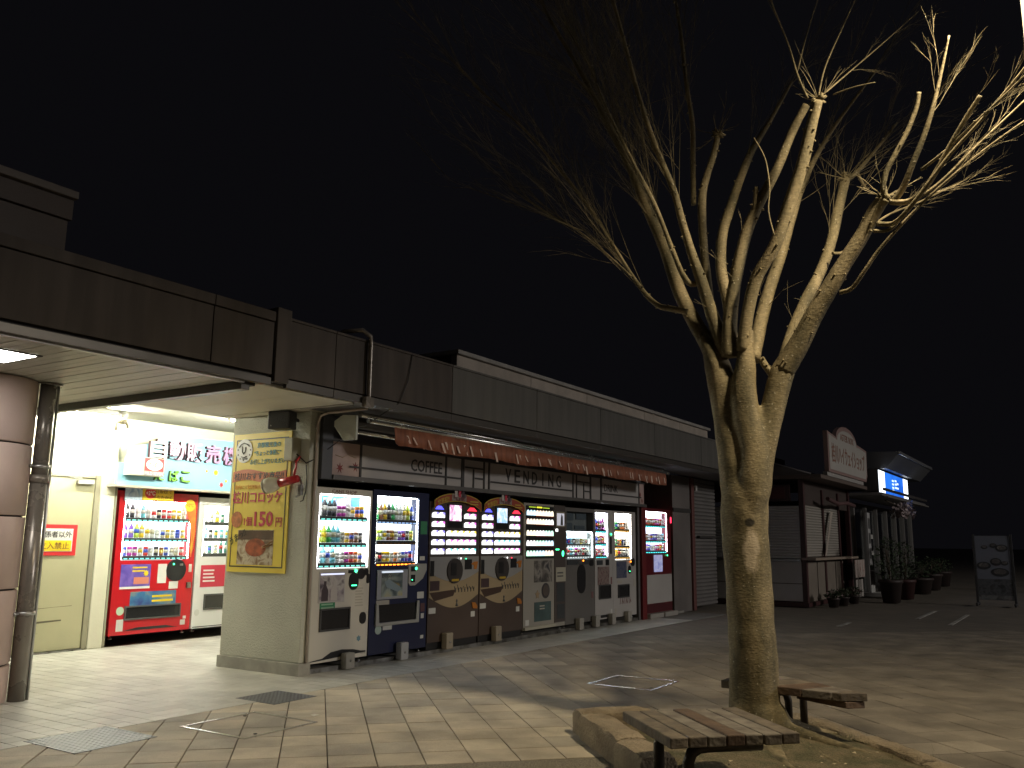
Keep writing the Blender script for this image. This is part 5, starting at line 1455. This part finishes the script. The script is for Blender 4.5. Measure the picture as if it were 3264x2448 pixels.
for nm in ('l1', 'l2', 'l5', 'l7', 'R1'):
    for _ in range(3):
        p = rt.choice(NAMES[nm][6:]); twig(p[:3], (rt.gauss(0, .8), rt.gauss(0, .8), .4), rt.uniform(.15, .35), .003, 1)
tag(obj('twigs', twigs, BARK, tr), kind='stuff')
# ================================================================== BENCHES
wood = M('bench_wood', (.20, .165, .125), .7, bump=.5, bscale=30, col2=(.10, .082, .066), vscale=9, stretch=(1, 1, 1))
woods = [wood, M('bench_wood_grey', (.25, .225, .19), .75, bump=.5, bscale=30, col2=(.13, .11, .095), vscale=8), M('bench_wood_red', (.15, .10, .07), .7, bump=.5, bscale=30, col2=(.09, .06, .045), vscale=8)]
legm = M('bench_steel', (.045, .037, .03), .5, .4)
rb = random.Random(2)
r = thing('bench', 'nearest slatted wooden bench seat in front of the tree trunk', 'bench', (4.915, 1.86, .42), math.radians(-45), group='wooden seats around the tree')
# local x along the row of planks, local y along each plank (away from the viewer)
for k in range(7):
    x = -.365+k*.1045
    bx('plank', r, woods[(0, 0, 1, 2, 1, 1, 0)[k]], x, x+.098, -.365+rb.uniform(-.004, .004), .365+rb.uniform(-.006, .006), -.055+rb.uniform(-.002, .002), rb.uniform(-.003, .002), .006)
for y in (-.20, .22):
    obj('leg', MB().tube([(.22, y, -.088), (-.08, y, -.088), (-.14, y, -.093), (-.18, y, -.115), (-.2, y, -.16), (-.2, y, -.42)], .031, 12), legm, r)
    obj('foot_plate', MB().box(-.26, -.14, y-.06, y+.06, -.42, -.405), legm, r)
r = thing('bench', 'slatted wooden bench seat standing behind the trunk at its right', 'bench', (6.55, 1.83, .42), 0, group='wooden seats around the tree')
quad = [(-.14, .48), (-.21, -.374), (-.10, -.52), (.34, .17), (.2, .44)]
e = Vector((.86, -.5)).normalized()
for k in range(6):
    lo, hi = -.55+k*.185, -.55+k*.185+.175
    nrm = (-e.y, e.x)
    poly = clip(quad, -nrm[0], -nrm[1], -lo)
    poly = clip(poly, nrm[0], nrm[1], hi) if len(poly) > 2 else poly
    if len(poly) > 2:
        obj('plank', MB().prism(poly, -.055, rb.uniform(-.003, .002), 'z'), woods[k % 3], r, None, .005)
for x, y in ((.22, .10), (.40, .04)):
    obj('leg', MB().tube([(x-.25, y+.15, -.085), (x-.06, y+.03, -.088), (x-.015, y+.01, -.11), (x, y, -.16), (x, y, -.34)], .028, 12), legm, r)
obj('loose_batten', MB().prism([(-.20, -.40), (-.10, -.50), (.10, -.12), (0, -.02)], -.10, -.058, 'z'), woods[2], r, None, .004)

# ================================================================== LAMP POSTS
def lamp_post(label, head, power, col, cut, blend, ring=0):
    r = thing('lamp_post', label, 'lamp post', (head[0], head[1], 0), group='lamp posts of the rest area')
    cream_p = M('post_paint', (.26, .25, .22), .5)
    H = head[2]
    obj('pole', MB().lathe([(.11, 0), (.11, .4), (.08, .45), (.068, H-.45), (.02, H-.43), (.016, H-.08)], (0, 0, 0), 24), cream_p, r)
    obj('base_plate', MB().lathe([(.19, 0), (.19, .02), (.12, .03)], (0, 0, 0), 16), steel, r)
    for k in range(3):
        a = k*2.094+.6
        obj('stay', MB().tube([(.012*math.cos(a), .012*math.sin(a), H-.40), (.20*math.cos(a), .20*math.sin(a), H-.02), (.12*math.cos(a), .12*math.sin(a), H+.14)], .006, 6), cream_p, r)
    obj('shade', MB().lathe([(.02, .26), (.07, .25), (.20, .17), (.27, .085), (.275, .08), (.265, .08), (.19, .15), (.08, .20), (.0, .205)], (0, 0, H), 28), M('shade_paint', (.3, .3, .28), .4, .3), r)
    obj('lamp_bulb', MB().lathe([(.0, .05), (.04, .06), (.06, .09), (.05, .14), (.03, .19)], (0, 0, H), 16), M('lamp_glow', (1, .9, .65), .4, emit=20, ecol=(1, .84, .55)), r)
    ld = bpy.data.lights.new('lamp_light', 'SPOT')
    ld.energy = power; ld.color = col
    ld.spot_size = math.radians(cut); ld.spot_blend = blend
    ld.shadow_soft_size = ring or .13
    for k in range(8 if ring else 0):        # added unlit floodlight crown, dressing for the widened soft light
        a = k*math.pi/4
        obj('added_floodlight', MB().box(-.2, .2, -.14, .14, -.10, .10), M('shade_paint'), r, (ring*math.cos(a), ring*math.sin(a), H+.3), .02, (0, .5, a))
        obj('added_crown_arm', MB().tube([(0, 0, H+.2), (ring*math.cos(a), ring*math.sin(a), H+.38)], .03, 6), cream_p, r)
    lo = bpy.data.objects.new('lamp_light', ld); COL.objects.link(lo)
    lo.parent = r; lo.location = (0, 0, H-.02)
    return r
lamp_post('tall cream lamp post at the right edge beside the tree', LAMP, LAMP_POWER, (1.0, .82, .53), 160, .8)
lamp_post('distant car park lamp post beyond the menu board', FAR_LAMP, FAR_POWER, (1, .88, .70), 172, .2)
lamp_post('unseen lamp to the right of the viewer with an added floodlight crown', BACK_LAMP, BACK_POWER, (1, .94, .88), 176, .2, 2.0)

# ================================================================== KIOSK
r = thing('kiosk', 'shuttered kiosk with cream arched name board and red corner posts', 'kiosk', (20.5, 5.3, 0))
kred = M('kiosk_red', (.055, .02, .021), .5)
kcr = M('kiosk_cream', (.36, .345, .33), .6, var=.05, vscale=2)
kdk = M('kiosk_dark', (.06, .045, .04), .6)
for x, y in ((0, 0), (4.62, 0), (0, 2.9)):
    bx('corner_post', r, kred, x, x+.12, y, y+.12, 0, 2.85, .01)
bx('side_panel', r, M('side_white', (.72, .72, .75), .55, var=.05, vscale=2), .03, .07, .124, 2.9, .12, 1.0, .003)
bx('side_rail', r, M('rail_grey', (.3, .3, .3), .4, .6), -.05, .07, .124, 2.9, 1.0, 1.05, .004)
bx('panel_joint', r, kdk, .024, .0295, .124, 2.9, .50, .515)
def shutter(x0, x1, y, z0, z1, axis, name, mat, pitch=.06):
    b = MB(); n = int((z1-z0)/pitch)
    for k in range(n):
        z = z0+k*(z1-z0)/n; p = (z1-z0)/n
        pr = [(y+.02, z), (y, z+p*.25), (y, z+p*.75), (y+.02, z+p*.97), (y+.04, z+p*.97), (y+.04, z)]
        b.prism(pr, x0, x1, 'x') if axis == 'x' else b.prism([(a, c) for a, c in pr], x0, x1, 'y')
    obj(name, b, mat, r)
shc = M('shutter_cream', (.36, .335, .30), .5, .1, var=.05, vscale=2); shw = M('shutter_white', (.74, .74, .77), .5, .1, var=.05, vscale=2)
shutter(.124, 2.9, .03, 1.06, 2.26, 'y', 'side_shutter', shw)
shutter(.124, 1.75, .04, 1.10, 2.28, 'x', 'front_shutter', shc); shutter(1.87, 3.4, .04, 1.10, 2.28, 'x', 'front_shutter', shc)
bx('front_post', r, kred, 1.755, 1.865, .0, .10, 0, 2.7, .01); bx('front_post', r, kred, 3.405, 3.50, 0, .10, 0, 2.7, .01)
bx('counter', r, M('counter_wood', (.30, .24, .19), .5), -.04, 4.4, -.22, .10, 1.03, 1.085, .006)
for x in (.2, 1.1, 2.0, 2.9):
    bx('front_panel', r, M('panel_tan', (.20, .17, .14), .6, var=.08, vscale=3), x, x+.82, .03, .07, .10, .98, .004)
bx('base_trim', r, kred, -.01, 4.75, -.02, 3.0, .0, .095, .004)
bx('lettering_board', r, kred, -.01, .045, .3, 2.8, 2.36, 2.74, .004)
for k in range(4):
    bx('letter_plate', r, M('plate_maroon', (.10, .02, .022), .5), -.018, -.0108, .42+k*.56, .82+k*.56, 2.42, 2.68)
bx('transom', r, kdk, .124, 4.6, .05, .12, 2.285, 2.85)
bx('eave', r, M('eave_brown', (.13, .10, .085), .6), -.15, 5.6, -.45, 3.1, 2.86, 2.95, .006)
obj('roof', MB().prism([(-.2, 2.955), (3.2, 2.955), (1.5, 3.5)], -.1, 5.5, 'x'), M('roof_tin', (.12, .11, .11), .5, .3), r)
for k in range(7):
    obj('roof_rib', MB().tube([(-.05+k*.85, -.2, 2.97), (-.05+k*.85, 1.5, 3.515)], .018, 6), M('roof_tin'), r)
sg = part('name_board', r)
A = [(.42, 3.05), (4.6, 3.05), (4.75, 3.2), (4.8, 3.9)]
arch = [(3.7, 3.96)]+[(2.45+1.15*math.cos(math.pi*k/16), 3.92+.36*math.sin(math.pi*k/16)) for k in range(17)]+[(1.2, 3.94)]
outl = A+arch+[(.42, 4.0)]
obj('board_frame', MB().prism(outl, -.50, -.40, 'y'), M('board_rim', (.30, .20, .185), .55), sg)
cxm = 2.6
inner = [(cxm+(a-cxm)*.955, 3.52+(b_-3.52)*.86) for a, b_ in outl]
obj('board_face', MB().prism(inner, -.508, -.502, 'y'), M('board_face', (.46, .44, .41), .5, var=.04, vscale=2), sg)
text('桂川ハイウェイショップ', M('board_ink', (.26, .12, .08), .5), sg, (2.58, -.509, 3.52), 3.7, .46, depth=.004, bold=.01)
text('ASTER BOX', M('board_ink'), sg, (2.45, -.509, 3.98), 1.5, .17, depth=.004, bold=.006)
bx('board_foot', sg, kcr, .42, 4.4, -.46, -.36, 2.955, 3.046)
for k in range(4):
    x = 3.55+k*.30
    bx('menu_card', r, picture('menu_card_%d' % (k % 2), ((.42, .30, .28), (.48, .44, .40), (.30, .12, .10)), 11), x, x+.27, -.30, -.28, .55, 1.0, .003)
    if k < 3: bx('menu_card', r, M('card_plain', (.40, .37, .34), .6), x+.02, x+.25, -.30, -.28, .06, .50, .003)
obj('tied_banner', MB().add([(1.55, -.05, 1.12), (1.68, -.05, 1.12), (2.55, -.05, 2.2), (2.30, -.05, 2.2), (1.9, -.07, 1.7)], [(0, 1, 4), (1, 2, 4), (2, 3, 4), (3, 0, 4)]), M('banner_pale', (.42, .36, .31), .8), r)
obj('string_flowers', MB().tube([(1.0, -.3, 2.45), (1.8, -.35, 2.36), (2.8, -.33, 2.42), (3.6, -.35, 2.38)], .05, 6), M('flower_dark', (.10, .05, .05), .8), r)
# small pots along the kiosk foot
def leafy(name, label, x, y, pot_r, pot_h, h, w, n, group, leafcol=(.035, .055, .025), potcol=(.035, .024, .022), bloom=None):
    t = thing(name, label, 'plant', (x, y, 0), group=group)
    obj('pot', MB().lathe([(pot_r*.72, 0), (pot_r*.95, pot_h*.85), (pot_r*1.05, pot_h*.86), (pot_r*1.05, pot_h), (pot_r*.9, pot_h), (pot_r*.85, pot_h*.9), (0, pot_h*.9)], (0, 0, 0), 16), M('pot_%d' % int(potcol[0]*1000+potcol[1]*1000), potcol, .6, var=.1, vscale=6), t)
    lf = MB(); q = random.Random(int(x*100))
    st_ = MB()
    for _ in range(7):
        a, b_ = q.uniform(0, 6.28), q.uniform(.1, .6)*w
        st_.tube([(0, 0, pot_h*.85), (b_*.5*math.cos(a), b_*.5*math.sin(a), pot_h+h*.5), (b_*math.cos(a), b_*math.sin(a), pot_h+h*.85)], [.012, .008, .003], 4)
    obj('stem', st_, M('stem_brown', (.06, .045, .03), .8), t)
    for _ in range(n):
        a, z = q.uniform(0, 6.28), q.uniform(0, 1)
        rr = w*math.sqrt(q.random())*(math.sin(math.pi*(z*.8+.15)))
        c = Vector((rr*math.cos(a), rr*math.sin(a), pot_h+z*h))
        d = Vector((math.cos(a)+q.gauss(0, .5), math.sin(a)+q.gauss(0, .5), q.gauss(.3, .5))).normalized()
        s_ = d.orthogonal().normalized(); L = q.uniform(.05, .10)
        lf.add([c, c+d*L*.5+s_*L*.25, c+d*L, c+d*L*.5-s_*L*.25], [(0, 1, 2, 3)], 1 if bloom and q.random() < .25 else 0)
    obj('foliage', lf, [M('leaf_%d' % int(leafcol[1]*1000), leafcol, .6, var=.3, vscale=4), M('bloom_pale', bloom or (.4, .3, .3), .7)], t)
    return t
leafy('potted_plant', 'tall leafy shrub in the dark pot nearest the kiosk counter', 23.6, 4.1, .28, .55, 1.0, .40, 420, 'potted shrubs beside the kiosk')
leafy('potted_plant', 'leafy shrub in maroon pot, second from the kiosk', 25.4, 4.05, .26, .5, .95, .36, 360, 'potted shrubs beside the kiosk', potcol=(.05, .02, .02))
leafy('potted_plant', 'low spreading plant in a wide dark pot, third from kiosk', 28.6, 4.15, .36, .45, .45, .45, 320, 'potted shrubs beside the kiosk')
leafy('potted_plant', 'bushy plant in the pot with a white tag, fourth from kiosk', 31.2, 4.2, .34, .5, .5, .42, 300, 'potted shrubs beside the kiosk')
leafy('potted_plant', 'farthest small potted plant in the dark row', 34.4, 4.3, .34, .5, .45, .40, 240, 'potted shrubs beside the kiosk')
leafy('flower_pot', 'pale flowering pot at the foot of the kiosk corner', 20.9, 4.85, .14, .2, .16, .16, 130, 'flower pots along the kiosk', bloom=(.45, .38, .36))
leafy('flower_pot', 'small leafy pot between the two flowering kiosk pots', 21.6, 4.80, .15, .2, .16, .17, 130, 'flower pots along the kiosk', leafcol=(.05, .07, .03))
leafy('flower_pot', 'flowering pot farthest along the kiosk front', 22.5, 4.75, .14, .2, .18, .16, 130, 'flower pots along the kiosk', bloom=(.42, .40, .40))

# ================================================================== SHOP WITH THE LIT BLUE SIGN
r = thing('corner_shop', 'dark shop front with lit blue and white sign box', 'shop', (25.4, 4.7, 0))
sd = M('shop_dark', (.05, .045, .045), .6); sf = M('shop_frame', (.26, .25, .24), .45, .4)
bx('shop_wall', r, sd, .2, 12, .9, 3.5, 0, 2.6)
for k in range(7):
    bx('shop_post', r, sf, .1+k*1.6, .2+k*1.6, .55, .65, 0, 2.45, .006)
for k in range(6):
    bx('window_pane', r, GLASS, .22+k*1.6, 1.68+k*1.6, .62, .63, .1, 2.4)
    bx('curtain', r, M('curtain_grey', (.10, .095, .09), .8), .25+k*1.6, .95+k*1.6, .75, .78, .1, 2.35)
bx('canopy', r, M('canopy_grey', (.20, .19, .19), .5, .3), -.2, 7.6, -.25, .85, 2.70, 2.78, .006)
bx('canopy_bar', r, sd, -.2, 7.4, -.33, -.28, 2.83, 2.90, .004)
bx('gutter', r, sf, .1, 7.5, -.36, -.255, 2.66, 2.70, .004)
obj('upper_roof', MB().prism([(-.30, 3.46), (.9, 3.46), (.9, 3.95), (-.65, 3.90), (-.65, 3.84)], .3, 6.4, 'x'), M('roof_slate', (.13, .135, .15), .45, .3), r)
bx('roof_edge', r, M('roof_edge', (.36, .37, .40), .3, .6), .3, 6.4, -.69, -.652, 3.83, 3.91, .004)
sb_ = part('sign_box', r)
bx('case', sb_, sd, .0, 4.75, -.15, .3, 2.78, 3.43)
we = emis('sign_white', (.86, .93, 1), 2.2); be = picture('sign_blue', ((.01, .09, .55), (.02, .16, .8), (.03, .22, .95)), .8, 1.0)
bx('lit_panel', sb_, we, .03, .9, -.158, -.151, 2.80, 3.40); bx('lit_panel', sb_, be, .91, 3.9, -.158, -.151, 2.80, 3.40); bx('lit_panel', sb_, we, 3.91, 4.72, -.158, -.151, 2.80, 3.40)
gl = MB()
for k, (x, z) in enumerate(((2.0, 3.2), (2.0, 3.1), (2.0, 3.0), (2.0, 2.92), (2.45, 3.22), (2.45, 3.12), (2.45, 3.02), (2.75, 3.15), (2.75, 3.02))):
    gl.box(x, x+.28, -.162, -.159, z, z+.05)
obj('sign_glyph', gl, emis('glyph_white', (.7, .9, 1), 1.4), sb_)
bx('blind', r, M('blind_white', (.40, .40, .40), .6), .02, .35, .2, .26, .85, 2.25, .004)
for z in (1.02, 1.42, 1.82):
    bx('blind_print', r, M('print_ink'), .06, .30, .193, .1985, z, z+.28)
for x, z in ((.55, .98), (.9, 1.1), (.9, 1.55), (.55, .1), (.8, .08)):
    bx('notice', r, M('notice_white', (.42, .42, .40), .6), x, x+.26, .3, .32, z, z+.12 if z > .2 else z+.2, .003)
bx('door_step', r, M('step_grey', (.36, .35, .33), .7), .45, 1.3, .0, .5, 0, .10, .006)
fb = MB(); q = random.Random(8)
for _ in range(240):
    c = Vector((1.55+q.gauss(0, .35), -.3+q.gauss(0, .12), 2.18+q.gauss(0, .10)-.0)); d = Vector((q.gauss(0, 1), q.gauss(0, 1), q.gauss(0, 1))).normalized(); s_ = d.orthogonal(); L = .07
    fb.add([c, c+d*L+s_*L*.6, c+d*L*1.6, c+d*L-s_*L*.6], [(0, 1, 2, 3)])
t = thing('blossom_garland', 'pale artificial blossom bunch hanging under the shop canopy', 'garland', (25.9, 4.6, 0))
obj('blossom', fb, M('blossom', (.40, .33, .33), .8), t, (-.0, 0, .2)); obj('branch', MB().tube([(.6, 0, 2.62), (1.1, -.2, 2.5), (1.6, -.3, 2.40), (2.1, -.3, 2.38)], [.02, .015, .012, .006], 5), M('stem_brown'), t)
# --- menu board at the right
r = thing('menu_board', 'upright menu board with dish photos standing alone at the right', 'sign board', (23.95, 1.46, 0))
fr = M('board_frame', (.05, .05, .055), .5)
for y in (-.03, .76):
    bx('upright', r, fr, -.03, .03, y, y+.05, .05, 1.66, .004); bx('foot', r, fr, -.28, .28, y, y+.05, .03, .075, .006)
    for x in (-.24, .24):
        obj('caster', MB().tube([(x, y+.005, .03), (x, y+.045, .03)], .03, 12), M('rubber', (.02, .02, .02), .8), r)
bx('panel', r, M('board_grey', (.15, .16, .18), .5), -.018, .018, .022, .758, .14, 1.63)
fy = lambda n, m_, y0, y1, z0, z1, l: bx(n, r, m_, -.018-.003*l, -.0185-.003*(l-1), y0, y1, z0, z1)
fy('print_field', M('board_print', (.22, .24, .30), .5), .03, .75, .62, 1.62, 1)
fy('print_field', picture('board_menu', ((.05, .055, .06), (.14, .15, .17), (.06, .06, .065)), 10), .03, .75, .25, .615, 1)
fy('print_field', picture('board_low', ((.10, .13, .14), (.25, .26, .27), (.08, .08, .09)), 5), .03, .75, .15, .245, 1)
for cy_, cz, a, b_ in ((.56, 1.36, .07, .045), (.37, 1.40, .075, .055), (.20, 1.34, .13, .085), (.34, 1.02, .12, .09), (.16, .99, .075, .05), (.60, .93, .15, .09), (.27, .78, .19, .10)):
    disc((-.0215, cy_, cz), a, b_, M('dish_rim', (.055, .06, .07), .4), 'dish_print', r, 'x', .002, 20)
    disc((-.024, cy_, cz+.012), a*.72, b_*.6, picture('dish_food', ((.24, .24, .25), (.12, .11, .11), (.30, .29, .28)), 9), 'food_print', r, 'x', .0015, 16)
